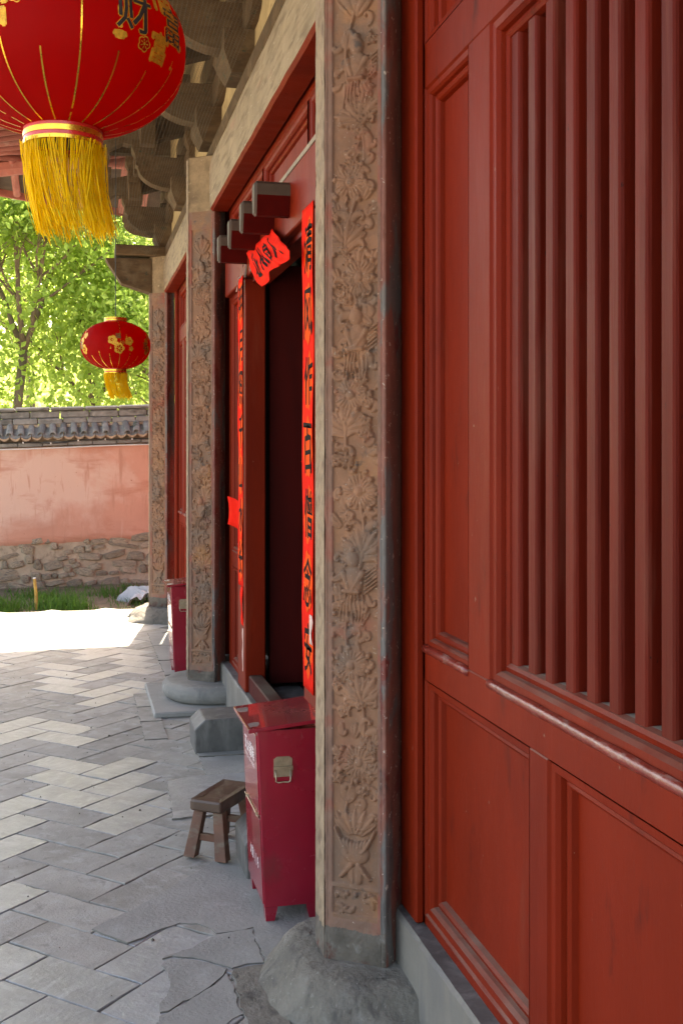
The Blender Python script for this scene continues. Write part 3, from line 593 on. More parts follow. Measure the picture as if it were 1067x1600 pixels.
# door bay
JX = .96
D0, D1 = 4.68, 6.36
dw = wall_frame('door_wall', [(6.62, 6.70, ZB, ZT0), (7.20, 7.32, ZB, ZU + .2), (6.70, 7.20, .92, 1.02), (6.70, 7.20, ZB, ZB + .03), (3.48, 3.60, ZB, ZU + .2), (4.34, 4.42, ZB, ZT0), (3.60, 4.34, .92, 1.02), (3.60, 4.34, ZB, ZB + .03), (3.6, 7.2, 2.95, 3.0), (3.6, 7.2, ZU, ZU + .2)])
panel(dw, 6.70, 7.20, 1.02, 2.63); panel(dw, 6.70, 7.20, ZB + .03, .92, PROFW); panel(dw, 3.60, 4.34, 1.02, 2.63); panel(dw, 3.60, 4.34, ZB + .03, .92, PROFW)
for k in range(3): panel(dw, 3.6 + 1.2 * k, 4.8 + 1.2 * k - (.04 if k < 2 else 0), 3.0, ZU, PROFW)
q = MB(); q.box(XF + .0, XF + .1, 3.6, 7.2, 2.63, 2.95, 0); q.build('rail', 'red', dw)
q = MB(); q.box(JX, JX + .12, 3.58, 7.22, 2.66, 2.94, .006); lintel = q.build('door_lintel', 'red', hall)
q = MB(); q.box(JX - .006, JX, 3.58, 7.22, 2.925, 2.947, .002); q.build('lintel_bead', 'ledge', lintel)
q = MB(); q.box(JX, JX + .12, D1, D1 + .285, ZB, 2.658, .006); q.build('door_jamb', 'red', hall)
q = MB(); q.box(JX, JX + .12, D0 - .285, D0, ZB, 2.658, .006); q.build('door_jamb', 'red', hall)
q = MB(); q.box(JX + .02, JX + .10, D0, D1, ZB, ZB + .10, .006); q.build('threshold', 'red_dark', hall)
for y0, y1 in ((D0 - .145, D0 - .095), (D1 + .07, D1 + .12)):          # both leaves swung open into the hall
    q = MB(); q.box(JX + .155, JX + .99, y0, y1, ZB + .03, 2.75, .004)
    q.build('door_leaf', 'red_dark', hall)
box('interior_wall', 'black', hall, 1.35, 1.40, -1.0, D0 - .3, .2, 5.6); box('interior_wall', 'black', hall, 1.35, 1.40, D1 + .3, 11.2, .2, 5.6)  # near-black walls: the interior's darkness is in the colour; they also stop light leaks
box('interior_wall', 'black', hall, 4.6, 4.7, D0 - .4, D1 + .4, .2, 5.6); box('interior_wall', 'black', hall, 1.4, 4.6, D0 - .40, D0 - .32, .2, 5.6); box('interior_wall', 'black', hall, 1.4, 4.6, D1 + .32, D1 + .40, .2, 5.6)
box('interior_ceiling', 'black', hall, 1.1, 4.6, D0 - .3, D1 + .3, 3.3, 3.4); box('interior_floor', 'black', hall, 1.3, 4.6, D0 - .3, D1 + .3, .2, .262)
# lintel pegs: hexagonal, standing out above the door
pegm = None
for i, y in enumerate((5.02, 5.43, 5.86, 6.30)):
    q = MB(); sec = [(-.040, .070), (-.040, .020), (-.022, -.070), (.022, -.070), (.040, .020), (.040, .070), (.02, .085), (-.02, .085)]
    x0, x1 = .795, JX; zc = 2.80; n = 8
    v = []
    for x, s_ in ((x1, 1), (x0 + .012, 1), (x0, .86)): v += [(x, y + a_ * s_, zc + b_ * s_) for a_, b_ in sec]
    f = [(k_ * n + j, k_ * n + (j + 1) % n, (k_ + 1) * n + (j + 1) % n, (k_ + 1) * n + j) for k_ in (0, 1) for j in range(n)] + [tuple(range(2 * n, 3 * n))]
    mi = []
    for k_ in (0, 1):
        for j in range(n): mi.append(0 if j in (1, 2, 3) and k_ == 0 else 1)
    mi.append(1)
    mesh('lintel_peg', v, f, ['red_peg', 'peg_worn'], lintel, False, mi)

# architraves, plate, infill, corner nose
def beam(y0, y1):
    n = int((y1 - y0) / .06); prof = [(.985, 3.235), (.885, 3.235), (.870, 3.25), (.866, 3.33), (.864, 3.42), (.868, 3.52), (.878, 3.575), (.985, 3.58)]
    v = []
    for i in range(n + 1):
        y = y0 + (y1 - y0) * i / n
        for x, z in prof: v.append((x + .006 * (float(fbm(np.array(y * 5), np.array(z * 7), 2)) - .5), y, z + .004 * (float(vnoise(np.array(y * 14), np.array(z * 3), 5)) - .5)))
    k = len(prof); f = [(i * k + j, (i + 1) * k + j, (i + 1) * k + (j + 1) % k, i * k + (j + 1) % k) for i in range(n) for j in range(k)]
    mi = [([1, 1, 0, 0, 0, 0, 0, 1][j]) for i in range(n) for j in range(k)]
    return mesh('architrave', v, [t[::-1] for t in f], ['beam', 'red'], hall, False, mi)
beam(-1.0, 3.19); beam(3.53, 7.29); beam(7.63, 11.11)
q = MB(); q.box(.885, 1.14, -1.0, 11.86, 3.602, 3.70, .01); plate = q.build('bracket_plate', 'brown', hall)
q = MB(); q.box(.40, .9, 11.12, 11.46, 3.6, 3.70, .01); q.build('plate_end', 'brown', plate)
q = MB(); q.prism([(.75, 3.24), (.46, 3.33), (.33, 3.53), (.31, 3.57), (.75, 3.58)], 'y', 11.19, 11.37); q.build('beam_nose', 'brown', hall)
q = MB(); q.prism([(11.44, 3.24), (11.70, 3.33), (11.83, 3.53), (11.85, 3.57), (11.44, 3.58)], 'x', .88, 1.06); q.build('beam_nose', 'brown', hall)
box('infill_wall', 'tan', hall, .945, 1.2, -1.0, 11.3, 3.70, 5.2)
box('gable_wall', 'red', hall, 1.14, 6.0, 11.18, 11.38, .0, 5.3)

# bracket sets ------------------------------------------------------------------------
def curve_arm(x_in, x_out, zb, zt, rad, n=9):
    """side profile of a bracket arm whose outer underside sweeps up in a curve with a notch"""
    P = [(x_in, zt), (x_in, zb), (x_out + rad * 1.25, zb)]
    for i in range(1, n + 1):
        a = PI / 2 * i / n; P.append((x_out + rad * 1.25 * (1 - math.sin(a)) + .02, zb + (zt - zb) * .62 * (1 - math.cos(a))))
    P += [(x_out + .02, zb + (zt - zb) * .66), (x_out, zb + (zt - zb) * .72), (x_out, zt)]
    return P
def block(q, cx, cy, z, w, h, d=None, mi=0):
    d = d or w; t = h * .45
    v = [(cx + sx * w / 2 * s, cy + sy * d / 2 * s, zz) for zz, s in ((z, .74), (z + t, 1.0), (z + h, 1.0)) for sx, sy in ((-1, -1), (1, -1), (1, 1), (-1, 1))]
    q.add(v, [(3, 2, 1, 0), (8, 9, 10, 11)] + [(i * 4 + k, i * 4 + (k + 1) % 4, (i + 1) * 4 + (k + 1) % 4, (i + 1) * 4 + k) for i in (0, 1) for k in range(4)], mi)
def arm_y(q, x, yc, hl, zb, zt, t):
    P = [(yc - hl, zt), (yc - hl, zb + (zt - zb) * .55), (yc - hl * .86, zb + (zt - zb) * .2), (yc - hl * .66, zb), (yc + hl * .66, zb), (yc + hl * .86, zb + (zt - zb) * .2), (yc + hl, zb + (zt - zb) * .55), (yc + hl, zt)]
    q.prism(P, 'x', x - t / 2, x + t / 2)
XC = .96
def bracket(yc):
    q = MB(); block(q, XC, yc, 3.70, .36, .22); s = q.build('bracket_set', 'brown', hall)
    def part(nm, fn, m='brown'):
        z_ = MB(); fn(z_); return z_.build(nm, m, s)
    t = .066
    part('arm', lambda z_: z_.prism(curve_arm(1.2, .50, 3.84, 4.10, .24), 'y', yc - t, yc + t))
    part('cross_arm', lambda z_: arm_y(z_, XC, yc, .46, 3.92, 4.10, .13))
    part('block', lambda z_: block(z_, .57, yc, 4.10, .20, .12)); 
    for sg in (-1, 1): part('block', lambda z_: block(z_, XC, yc + sg * .38, 4.10, .18, .12))
    part('cross_arm', lambda z_: arm_y(z_, .57, yc, .48, 4.22, 4.37, .115))
    part('cross_arm', lambda z_: arm_y(z_, XC, yc, .66, 4.22, 4.39, .13))
    def ang(z_):
        P = [(1.2, 4.56), (1.2, 4.40), (.62, 4.225), (.44, 4.19), (.40, 4.20), (.20, 4.10), (.10, 4.03), (.085, 4.05), (.12, 4.12), (.24, 4.24), (.36, 4.36), (.7, 4.44)]
        z_.prism(P, 'y', yc - t, yc + t)
    part('slanting_arm', ang)
    for sg in (-1, 1): part('block', lambda z_: block(z_, .57, yc + sg * .40, 4.37, .17, .11))
    part('block', lambda z_: block(z_, .28, yc, 4.36, .17, .11)); part('cross_arm', lambda z_: arm_y(z_, .28, yc, .50, 4.47, 4.62, .11))
    part('hanging_block', lambda z_: z_.box(.51, .63, yc - .545, yc - .43, 4.07, 4.22, .006)); part('hanging_block', lambda z_: z_.box(.51, .63, yc + .43, yc + .545, 4.07, 4.22, .006))
    def tongue(z_):
        z_.prism([(1.2, 4.80), (1.2, 4.62), (.16, 4.62), (.02, 4.66), (-.02, 4.72), (.0, 4.80)], 'y', yc - t, yc + t)
    part('tongue', tongue)
    return s
for y in (1.4, 3.355, 4.72, 6.09, 7.46, 9.37, 11.28): bracket(y)
# corner set also reaches along the gable
def bracket_gable():
    q = MB(); s = q; t = .066
    def mp(P): return [(11.28 + (XC - x), z) for x, z in P]
    q.prism(mp(curve_arm(1.1, .50, 3.842, 4.098, .24)), 'x', XC - t, XC + t)
    q.prism(mp([(1.1, 4.558), (1.1, 4.40), (.62, 4.225), (.44, 4.19), (.40, 4.20), (.20, 4.10), (.10, 4.03), (.085, 4.05), (.12, 4.12), (.24, 4.24), (.36, 4.36), (.7, 4.44)]), 'x', XC - t, XC + t)
    d = .7071
    P = curve_arm(1.15, .36, 3.844, 4.096, .3); n = len(P)
    for lat in (0,):
        v = []
        for side in (-t, t):
            for x, z in P:
                e = XC - x; v.append((XC - e * d + side * d, 11.28 + e * d + side * d, z))
        q.add(v, [tuple(range(n)), tuple(range(2 * n - 1, n - 1, -1))] + [(i, (i + 1) % n, n + (i + 1) % n, n + i) for i in range(n)])
    return q.build('corner_bracket', 'brown', hall)
bracket_gable()
# eave purlins and soffit with rafters
XE, YE = -1.85, 13.65  # courtyard-side overhang, out of view, lengthened to shade the upper wall
def soff(X, Y):
    m_ = np.minimum(X - XE, YE - Y); dc = np.hypot(X - XE, Y - YE)
    return 4.47 + .22 * m_ + .36 * np.clip(1 - dc / 2.9, 0, 1) ** 1.6
xs = np.concatenate([np.linspace(XE, 1.4, 18), np.linspace(1.7, 7.0, 8)]); ys_ = np.concatenate([np.linspace(-4.0, 8.0, 22), np.linspace(8.4, YE, 24)])
X, Y = np.meshgrid(xs, ys_); Z = soff(X, Y) + .10
nx, ny = len(xs), len(ys_); i = np.arange(nx * ny).reshape(ny, nx)
f = np.stack([i[:-1, :-1], i[:-1, 1:], i[1:, 1:], i[1:, :-1]], -1).reshape(-1, 4)
v = np.stack([X, Y, Z], -1).reshape(-1, 3); nv_ = len(v)
v = np.concatenate([v, v + (0, 0, .16)]); f = np.concatenate([f[:, ::-1], f + nv_])
side = [(i[k, 0], i[k + 1, 0], i[k + 1, 0] + nv_, i[k, 0] + nv_) for k in range(ny - 1)] + [(i[-1, k], i[-1, k + 1], i[-1, k + 1] + nv_, i[-1, k] + nv_) for k in range(nx - 1)] + [(i[0, k + 1], i[0, k], i[0, k] + nv_, i[0, k + 1] + nv_) for k in range(nx - 1)] + [(i[k + 1, -1], i[k, -1], i[k, -1] + nv_, i[k + 1, -1] + nv_) for k in range(ny - 1)]
roof = mesh('eave_roof', v, f.tolist() + [list(map(int, s_)) for s_ in side], ['soffit', 'roof', 'fascia'], hall, False, [0] * (len(f) // 2) + [1] * (len(f) // 2) + [2] * len(side))
sf = lambda x, y: float(soff(np.array(x), np.array(y)))
for y in np.arange(-3.8, YE - .1, .24):
    q = MB(); x_in = 1.15 if y < 11.0 else XE + (YE - y) * .0 + max(.25, (1.15 - XE) * min(1, (YE - y) / 2.6)) 
    pts = [(x, y, sf(x, y) + .045) for x in np.linspace(XE + .08, x_in, 5)]
    q.tube(pts, .045, 8); q.build('rafter', 'fascia' if y > 10.9 else 'brown', roof, True)
for x in np.arange(XE + .25, 6.5, .24):
    q = MB(); y_in = 11.35 if x > .9 else YE - max(.25, (YE - 11.35) * min(1, (x - XE) / 2.4))
    pts = [(x, y, sf(x, y) + .045) for y in np.linspace(YE - .08, y_in, 5)]
    q.tube(pts, .045, 8); q.build('rafter', 'fascia', roof, True)
q = MB(); q.tube([(XC - .0, 11.28, 4.85), (-.1, 12.35, 4.80), (XE + .1, YE - .1, 4.80)], [.11, .11, .08], 8); q.build('hip_rafter', 'fascia', roof)
for y in (-3.8,):
    q = MB(); q.tube([(.28, -3.5, 4.72), (.28, 11.9, 4.72)], .09, 10); q.build('eave_purlin', 'brown', hall, True)
q = MB(); q.tube([(-.1, 11.96, 4.735), (6, 11.96, 4.735)], .09, 10); q.build('eave_purlin', 'fascia', hall, True)
for sg, nm in ((1, 'fascia_board'),):
    q = MB(); pts = [(XE, y) for y in np.linspace(-4, YE, 40)] + [(x, YE) for x in np.linspace(XE, 7, 30)][1:]
    v = [];
    for x, y in pts: z = sf(x, y) + .02; v += [(x - .02, y + .02, z), (x - .02, y + .02, z + .12), (x + .01, y - .01, z + .12), (x + .01, y - .01, z)]
    f = [(k * 4 + j, (k + 1) * 4 + j, (k + 1) * 4 + (j + 1) % 4, k * 4 + (j + 1) % 4) for k in range(len(pts) - 1) for j in range(4)]
    mesh(nm, v, f, 'fascia', roof)
# door stones
def door_stone(y0, y1):
    q = MB(); P = [(.952, -.005), (.65, -.005), (.645, .135), (.70, .185), (.952, .19)]
    v = [(x, y, z) for y in (y0, y1) for x, z in P]; n = 5
    f = [tuple(range(n)), tuple(range(2 * n - 1, n - 1, -1))] + [(i, n + i, n + (i + 1) % n, (i + 1) % n) for i in range(n)]
    bm = bmesh.new(); bv = [bm.verts.new(p) for p in v]
    for t in f: bm.faces.new([bv[i] for i in t])
    bmesh.ops.recalc_face_normals(bm, faces=bm.faces[:]); bmesh.ops.bevel(bm, geom=bm.edges[:], offset=.006, segments=1, affect='EDGES')
    bm.verts.ensure_lookup_table(); bm.verts.index_update()
    o = mesh('door_stone', [p.co[:] for p in bm.verts], [[p.index for p in fc.verts] for fc in bm.faces], 'stone_dark', hall); bm.free(); return o
door_stone(4.27, 4.55); door_stone(6.11, 6.40)

# ------------------------------------------------------------------ bird netting over the brackets
cell = .026
def netpt(s, y):
    """s in 0..1 from the plate out to the rafters"""
    A = [(.79, 3.61), (.58, 3.72), (.30, 3.86), (-.02, 3.98), (-.22, 4.30), (-.30, 4.72)]
    t = s * (len(A) - 1); i = min(int(t), len(A) - 2); u = t - i
    x = A[i][0] * (1 - u) + A[i + 1][0] * u; z = A[i][1] * (1 - u) + A[i + 1][1] * u
    k = math.sin(y * 2.3) * .02 + math.sin(y * 5.1 + s * 4) * .015
    return (x - k * .5, y, z - k - .04 * math.sin(PI * s) * (1 + math.sin(y * 1.53 - .7)) )
Ls = 1.55; rows = int(Ls / (cell * .866)); cols = int((11.75 - 3.55) / cell); nv_ = []; ne = []
idx = {}
def nvert(a, b):
    if (a, b) not in idx:
        idx[(a, b)] = len(nv_); nv_.append(Vector(netpt(min(1, max(0, (b + ((a % 2) ^ (b % 2)) * .34) / rows)), 3.55 + a * cell * .5)))
    return idx[(a, b)]
for b in range(rows):
    for a in range(2 * cols):
        ne.append((nvert(a, b), nvert(a + 1, b)))
        if (a + b) % 2 == 0: ne.append((nvert(a, b), nvert(a, b + 1)))
cpos = Vector((0, 0, 1.65)); v = []; f = []; wr = .0006
for a, b in ne:
    p, r_ = nv_[a], nv_[b]; t = r_ - p
    if t.length < 1e-5: continue
    n1 = t.cross(Vector((.5, .3, .8))).normalized() * wr; n2 = t.cross(n1).normalized() * wr
    k = len(v); v += [p + n1, p - n1 * .5 + n2 * .87, p - n1 * .5 - n2 * .87, r_ + n1, r_ - n1 * .5 + n2 * .87, r_ - n1 * .5 - n2 * .87]
    f += [(k, k + 1, k + 4, k + 3), (k + 1, k + 2, k + 5, k + 4), (k + 2, k, k + 3, k + 5)]
net = mesh('bird_netting', [tuple(p) for p in v], f, 'wire')
tag(net, 'fine hexagonal wire netting stretched over the eave brackets', 'netting')

# ------------------------------------------------------------------ fire extinguisher cabinets
def cabinet(loc, label):
    t = thing('fire_cabinet', label, 'cabinet', loc, 'red fire extinguisher cabinets')
    x0, y0, z0 = loc; W_, D_, H_ = .34, .205, .60; zb, zt = .052, .675
    def lean(x, z): return x0 + x - .026 * (z - zb) / (zt - zb) * (1 - x / D_ * .6)
    def P(x, y, z): return (lean(x, z), y0 + y, z)
    def hexa(q, xa, xb, ya, yb, za, zc, mi=0):
        v = [P(x, y, z) for x in (xa, xb) for y in (ya, yb) for z in (za, zc)]
        q.add(v, [(0, 1, 3, 2), (4, 6, 7, 5), (0, 4, 5, 1), (2, 3, 7, 6), (0, 2, 6, 4), (1, 5, 7, 3)], mi)
    def bev(o, w=.003):
        m_ = o.modifiers.new('bevel', 'BEVEL'); m_.width = w; m_.segments = 2; m_.limit_method = 'ANGLE'
        return o
    q = MB(); hexa(q, .004, D_, 0, W_, zb, zt); bev(q.build('body', 'cab', t))
    q = MB(); hexa(q, 0, .0045, .014, W_ - .012, .375, zt - .02); d1 = bev(q.build('door', 'cab', t), .0015)
    q = MB(); hexa(q, 0, .0045, .006, W_ - .006, zb + .012, .362); d2 = bev(q.build('door', 'cab', t), .0015)
    q = MB(); q.tube([P(-.003, .02, .368), P(-.003, W_ - .02, .368)], .0022, 6); q.box(lean(-.006, .37), lean(.004, .37), y0 + .04, y0 + .055, .364, .373); q.box(lean(-.006, .37), lean(.004, .37), y0 + W_ - .07, y0 + W_ - .055, .364, .373); q.build('hinge_strip', 'zinc', t)
    # sloping lid
    q = MB(); za, zc = zt - .004, zt + .022
    v = [(x0 - .055, y0 - .016, za), (x0 - .055, y0 + W_ + .016, za), (x0 + D_ + .01, y0 + W_ + .016, zc), (x0 + D_ + .01, y0 - .016, zc)]
    v += [(a, b, c + .014) for a, b, c in v]
    q.add(v, [(3, 2, 1, 0), (4, 5, 6, 7)] + [(i, (i + 1) % 4, 4 + (i + 1) % 4, 4 + i) for i in range(4)]); lid = bev(q.build('lid', 'cab', t), .0025)
    for yy in (y0 + .012, y0 + W_ - .09):
        r = random.Random(int(yy * 100)); q = MB(); c_ = (x0 - .028, yy + .035); n = 11
        pts = [(c_[0] + math.cos(6.283 * k / n) * .024 * r.uniform(.6, 1.25), c_[1] + math.sin(6.283 * k / n) * .042 * r.uniform(.6, 1.2)) for k in range(n)]
        zl = lambda x: za + (x - (x0 - .055)) / (D_ + .065) * (zc - za) + .0144
        q.add([(max(x, x0 - .054), y, zl(max(x, x0 - .054))) for x, y in pts], [tuple(range(n))]); q.build('paint_chip', 'cab_chip', lid)
    for sx in (0, 1):
        for sy in (0, 1):
            q = MB(); xa = .006 if sx == 0 else D_ - .052; ya = .002 if sy == 0 else W_ - .048
            tp = .012
            v = [(x0 + xa, y0 + ya, zb + .001), (x0 + xa + .046, y0 + ya, zb + .001), (x0 + xa + .046, y0 + ya + .046, zb + .001), (x0 + xa, y0 + ya + .046, zb + .001)]
            ox = (.004, -tp) if sx == 0 else (tp, -.004); oy = (.0, -tp) if sy == 0 else (tp, 0)
            v += [(x0 + xa + ox[0], y0 + ya + oy[0], 0.002), (x0 + xa + .046 + ox[1], y0 + ya + oy[0], 0.002), (x0 + xa + .046 + ox[1], y0 + ya + .046 + oy[1], .002), (x0 + xa + ox[0], y0 + ya + .046 + oy[1], .002)]
            q.add(v, [(0, 1, 2, 3), (7, 6, 5, 4)] + [(i, 4 + i, 4 + (i + 1) % 4, (i + 1) % 4) for i in range(4)]); q.build('leg', 'cab', t)
    # spring handle on the near side
    xc, zc_ = lean(.085, .545), .545; ya = y0
    q = MB(); pl = [(-.033, -.035), (.033, -.035), (.033, .028), (.022, .036), (-.022, .036), (-.033, .028)]
    q.prism([(xc + a, zc_ + b) for a, b in pl], 'y', ya - .003, ya - .0002); hd = q.build('handle_plate', 'zinc', t)
    q = MB(); q.prism([(xc - .034, zc_ + .003), (xc + .034, zc_ + .003), (xc + .034, zc_ - .012), (xc + .024, zc_ - .003), (xc - .024, zc_ - .003), (xc - .034, zc_ - .012)], 'y', ya - .012, ya - .003)
    q.lathe([(.001, 0), (.006, 0)], 0, 0, 3, 0, False) if False else None
    q.build('handle_cup', 'zinc', hd)
    q = MB(); q.tube([(xc - .027, ya - .008, zc_ - .010), (xc - .026, ya - .010, zc_ - .048), (xc - .018, ya - .010, zc_ - .053), (xc, ya - .010, zc_ - .051), (xc + .018, ya - .010, zc_ - .053), (xc + .026, ya - .010, zc_ - .048), (xc + .027, ya - .008, zc_ - .010)], .0028, 8); q.build('handle_bail', 'zinc', hd, True)
    q = MB()
    q.tube([(xc, ya - .003, zc_ + .022), (xc, ya - .0075, zc_ + .022)], .0055, 10); q.tube([(xc - .028, ya - .003, zc_ - .020), (xc - .028, ya - .007, zc_ - .020)], .0055, 10); q.build('rivet', 'zinc', hd)
    # lettering on the doors (reads from the courtyard side)
    def text(s_, yc, zc, h, sx, parent):
        q = MB(); adv = h * sx * 1.12; tot = adv * (len(s_) - 1)
        for k, ch in enumerate(s_):
            gv, gf = glyph(ch)
            if not len(gv): continue
            yb = yc + tot / 2 - k * adv
            q.add([P(-.0012, yb - a * h * sx - y0, zc + b * h) for a, b in gv], gf)
        q.build('lettering', 'white', parent)
    text('灭火器箱', y0 + .17, .575, .052, .92, d1)
    text('FIREEXTINGUISHERBOX', y0 + .17, .532, .016, .62, d1)
    text('火警119', y0 + .155, .185, .044, .8, d2)
    return t
c1 = cabinet((.648, 3.865, 0.010), 'red metal fire cabinet between the wooden stool and the carved pillar')
c2 = cabinet((.715, 8.20, 0.008), 'red metal fire cabinet standing behind the pillar with the round drum base')

# ------------------------------------------------------------------ wooden stool
def stool():
    fl = .0085; zs0, zs1 = .198, .246
    t = thing('stool', 'small low wooden stool with splayed legs beside the red cabinet', 'stool', (.59, 4.63, fl))
    A = np.array([.462, 4.548]); B = np.array([.575, 4.462]); ln = np.array([.17, .245]); 
    wv = (B - A); wn_ = wv / np.hypot(*wv); ln_ = ln / np.hypot(*ln)
    pts = [A + wv * .0, A + wv * 0.04 - ln_ * .006, A + wv * .96 - ln_ * .004, B, B + ln * .5 + wn_ * .004, B + ln * .97, B + ln - wn_ * .006, A + ln + wn_ * .006, A + ln * .97, A + ln * .5 - wn_ * .003]
    n = len(pts); v = []
    cx = sum(p[0] for p in pts) / n; cy = sum(p[1] for p in pts) / n
    for s_, z in ((.95, zs0), (1.0, zs0 + .008), (1.0, zs1 - .010), (.97, zs1 - .001), (.6, zs1 - .004)): v += [(cx + (p[0] - cx) * s_, cy + (p[1] - cy) * s_, z + random.uniform(-.001, .001)) for p in pts]
    f = [(k * n + i, k * n + (i + 1) % n, (k + 1) * n + (i + 1) % n, (k + 1) * n + i) for k in range(4) for i in range(n)] + [tuple(range(n - 1, -1, -1)), tuple(range(4 * n, 5 * n))]
    mesh('seat', v, f, 'stool_top', t)
    ends = {}
    for su in (0, 1):
        for sv in (0, 1):
            top = A + wv * (.2 + .6 * su) + ln * (.14 + .72 * sv); bot = A + wv * (-.02 + 1.04 * su) + ln * (.04 + .92 * sv); ends[su, sv] = (top, bot)
            q = MB(); w = .024; d = .020; v = []
            for (c_, z, k_) in ((top, zs0 + .004, .92), (bot, fl, 1.08)):
                for a, b in ((-1, -1), (1, -1), (1, 1), (-1, 1)): p = c_ + wn_ * a * w * k_ + ln_ * b * d * k_; v.append((p[0], p[1], z))
            q.add(v, [(0, 1, 2, 3), (7, 6, 5, 4)] + [(i, 4 + i, 4 + (i + 1) % 4, (i + 1) % 4) for i in range(4)])
            o = q.build('leg', 'wood_stool', t); m_ = o.modifiers.new('bevel', 'BEVEL'); m_.width = .003; m_.segments = 2
    for sv in (0, 1):
        tt = .55; a = ends[0, sv][0] * (1 - tt) + ends[0, sv][1] * tt; b = ends[1, sv][0] * (1 - tt) + ends[1, sv][1] * tt; z = zs0 * (1 - tt)
        q = MB(); v = []
        for p in (a, b):
            for s_, zz in ((-1, z - .014), (1, z - .014), (1, z + .014), (-1, z + .014)): e = p + ln_ * s_ * .008; v.append((e[0], e[1], zz))
        q.add(v, [(0, 1, 2, 3), (7, 6, 5, 4)] + [(i, 4 + i, 4 + (i + 1) % 4, (i + 1) % 4) for i in range(4)]); q.build('stretcher', 'wood_stool', t)
stool()

# ------------------------------------------------------------------ red paper couplets
def paper(name, m, fn, nu, nv, parent=None, th_=.0008, n=None):
    """thin curved sheet; fn(s,t)->xyz, given a real thickness"""
    v = [fn(i / (nu - 1), j / (nv - 1)) for j in range(nv) for i in range(nu)]
    f = [(j * nu + i, j * nu + i + 1, (j + 1) * nu + i + 1, (j + 1) * nu + i) for j in range(nv - 1) for i in range(nu - 1)]
    o = mesh(name, v, f, m, parent, True)
    md = o.modifiers.new('thickness', 'SOLIDIFY'); md.thickness = th_; md.offset = 0
    return o
def brush(ch, seed):
    v, f = glyph(ch); r = random.Random(seed); v = v.copy()
    sl_ = r.uniform(-.1, .1); 
    if len(v): v[:, 0] += sl_ * v[:, 1]; v += .035 * np.stack([np.sin(v[:, 1] * 9 + seed), np.sin(v[:, 0] * 8 + seed * 2)], -1)
    return v, f
def couplet(label, X, ya, yb, zt, zb, chars, ych, hch, wch, seed, slack=0.0):
    """vertical strip on a door jamb; ya is the edge next to the opening"""
    t = thing('couplet_strip', label, 'paper', (X, (ya + yb) / 2, zb))
    def fn(s_, u): # s across, u from top down
        y = ya + (yb - ya) * s_ + .004 * math.sin(u * 11 + seed) ; z = zt + (zb - zt) * u
        x = X - .0016 - .0025 * (.5 + .5 * math.sin(u * 23 + s_ * 3 + seed)) - .006 * max(0, abs(s_ - .5) - .42) * 10 * (.5 + .5 * math.sin(u * 17))
        return (x, y, z)
    paper('sheet', 'paper', fn, 9, 60, t)
    n = len(chars); q = MB(); qp = MB()
    for k, ch in enumerate(chars):
        u = (k + .62) / (n + .25); c = fn(.5, u); v, f = brush(ch, seed * 10 + k)
        v3 = [(fn(.5, u)[0] - .0022, ych - a * wch, c[2] + b * hch) for a, b in v]
        if len(v):
            nn_ = len(v3); vv_ = []; ff_ = []
            for s_, (dy_, dz_) in enumerate(((0, 0), (.003, 0), (-.002, .003))): vv_ += [(x - .0001 * s_, y + dy_, z + dz_) for x, y, z in v3]; ff_ += [tuple(i_ + s_ * nn_ for i_ in t_) for t_ in f]
            mesh('ink_character', vv_, ff_, 'ink', t)
        m_ = 26; r = random.Random(k + seed); ring = []
        for j in range(m_): a = 2 * PI * j / m_; rr = 1 + .08 * math.sin(a * 7 + k); ring.append((c[0] - .0014, ych + math.cos(a) * .088 * rr, c[2] + math.sin(a) * .125 * rr))
        ring = [(x, min(max(y, min(ya, yb) + .003), max(ya, yb) - .003), z) for x, y, z in ring]
        qp.add(ring, [tuple(range(m_))]); qp.build('printed_cloud', 'paper_print', t); qp = MB()
    return t
ct1 = couplet('long red paper couplet with bold brush writing, above the red cabinet', JX, D0 + .002, D0 - .215, 2.69, .655, '清风作百僧念安', D0 - .108, .205, .155, 1)
ct2 = couplet('long red paper couplet with torn lower end beside the round-based pillar', JX, D1 + .235, D1 + .055, 2.685, .87, '明月照千山水长', D1 + .14, .19, .15, 4)
def flap(s_, u): return (JX - .004 - .05 * s_ * s_ + .01 * math.sin(u * 3), D1 + .22 + .13 * s_, 1.36 - .17 * u + .03 * s_)
paper('torn_flap', 'paper', flap, 6, 5, ct2)
paper('torn_remnant', 'paper', lambda s_, u: (JX - .003 - .006 * math.sin(u * 4), D1 + .055 + (.075 + .03 * math.sin(u * 9)) * s_, .87 - .24 * u), 4, 10, ct2)
paper('glue_residue', 'paper_back', lambda s_, u: (JX - .0016, D1 + .065 + (.03 + .012 * math.sin(u * 13)) * s_, .63 - .25 * u), 3, 10, ct2)
paper('glue_residue', 'paper_back', lambda s_, u: (JX - .0075, D0 - .15 - (.05 + .02 * math.sin(u * 7)) * s_, .98 - .12 * u), 3, 6, ct1)
# banner over the door, come loose and hanging
bt = thing('torn_banner', 'crumpled red paper banner with black brush writing, torn loose and hanging from the door lintel', 'paper', (JX, 5.7, 2.66))
cA, cD = np.array([JX - .012, 5.36, 2.745]), np.array([JX - .014, 6.19, 2.77])
cB, cC = np.array([JX - .06, 4.56, 2.49]), np.array([JX - .04, 5.47, 2.475])
def ban(s_, u):
    p = (cA * (1 - s_) + cD * s_) * (1 - u) + (cB * (1 - s_) + cC * s_) * u
    cr = abs(((s_ * 3.3 + u * 1.1) % 1) - .5) + .6 * abs(((s_ * 1.7 - u * 2.3 + .3) % 1) - .5)
    p = p + np.array([-.010 * math.sin(PI * u) - .030 * cr * (.3 + u), .012 * math.sin(u * 5 + s_ * 4) * u, -.012 * math.sin(s_ * PI * 3) * u])
    return tuple(p)
paper('sheet', 'paper', ban, 40, 22, bt)
q = MB(); qp = MB()
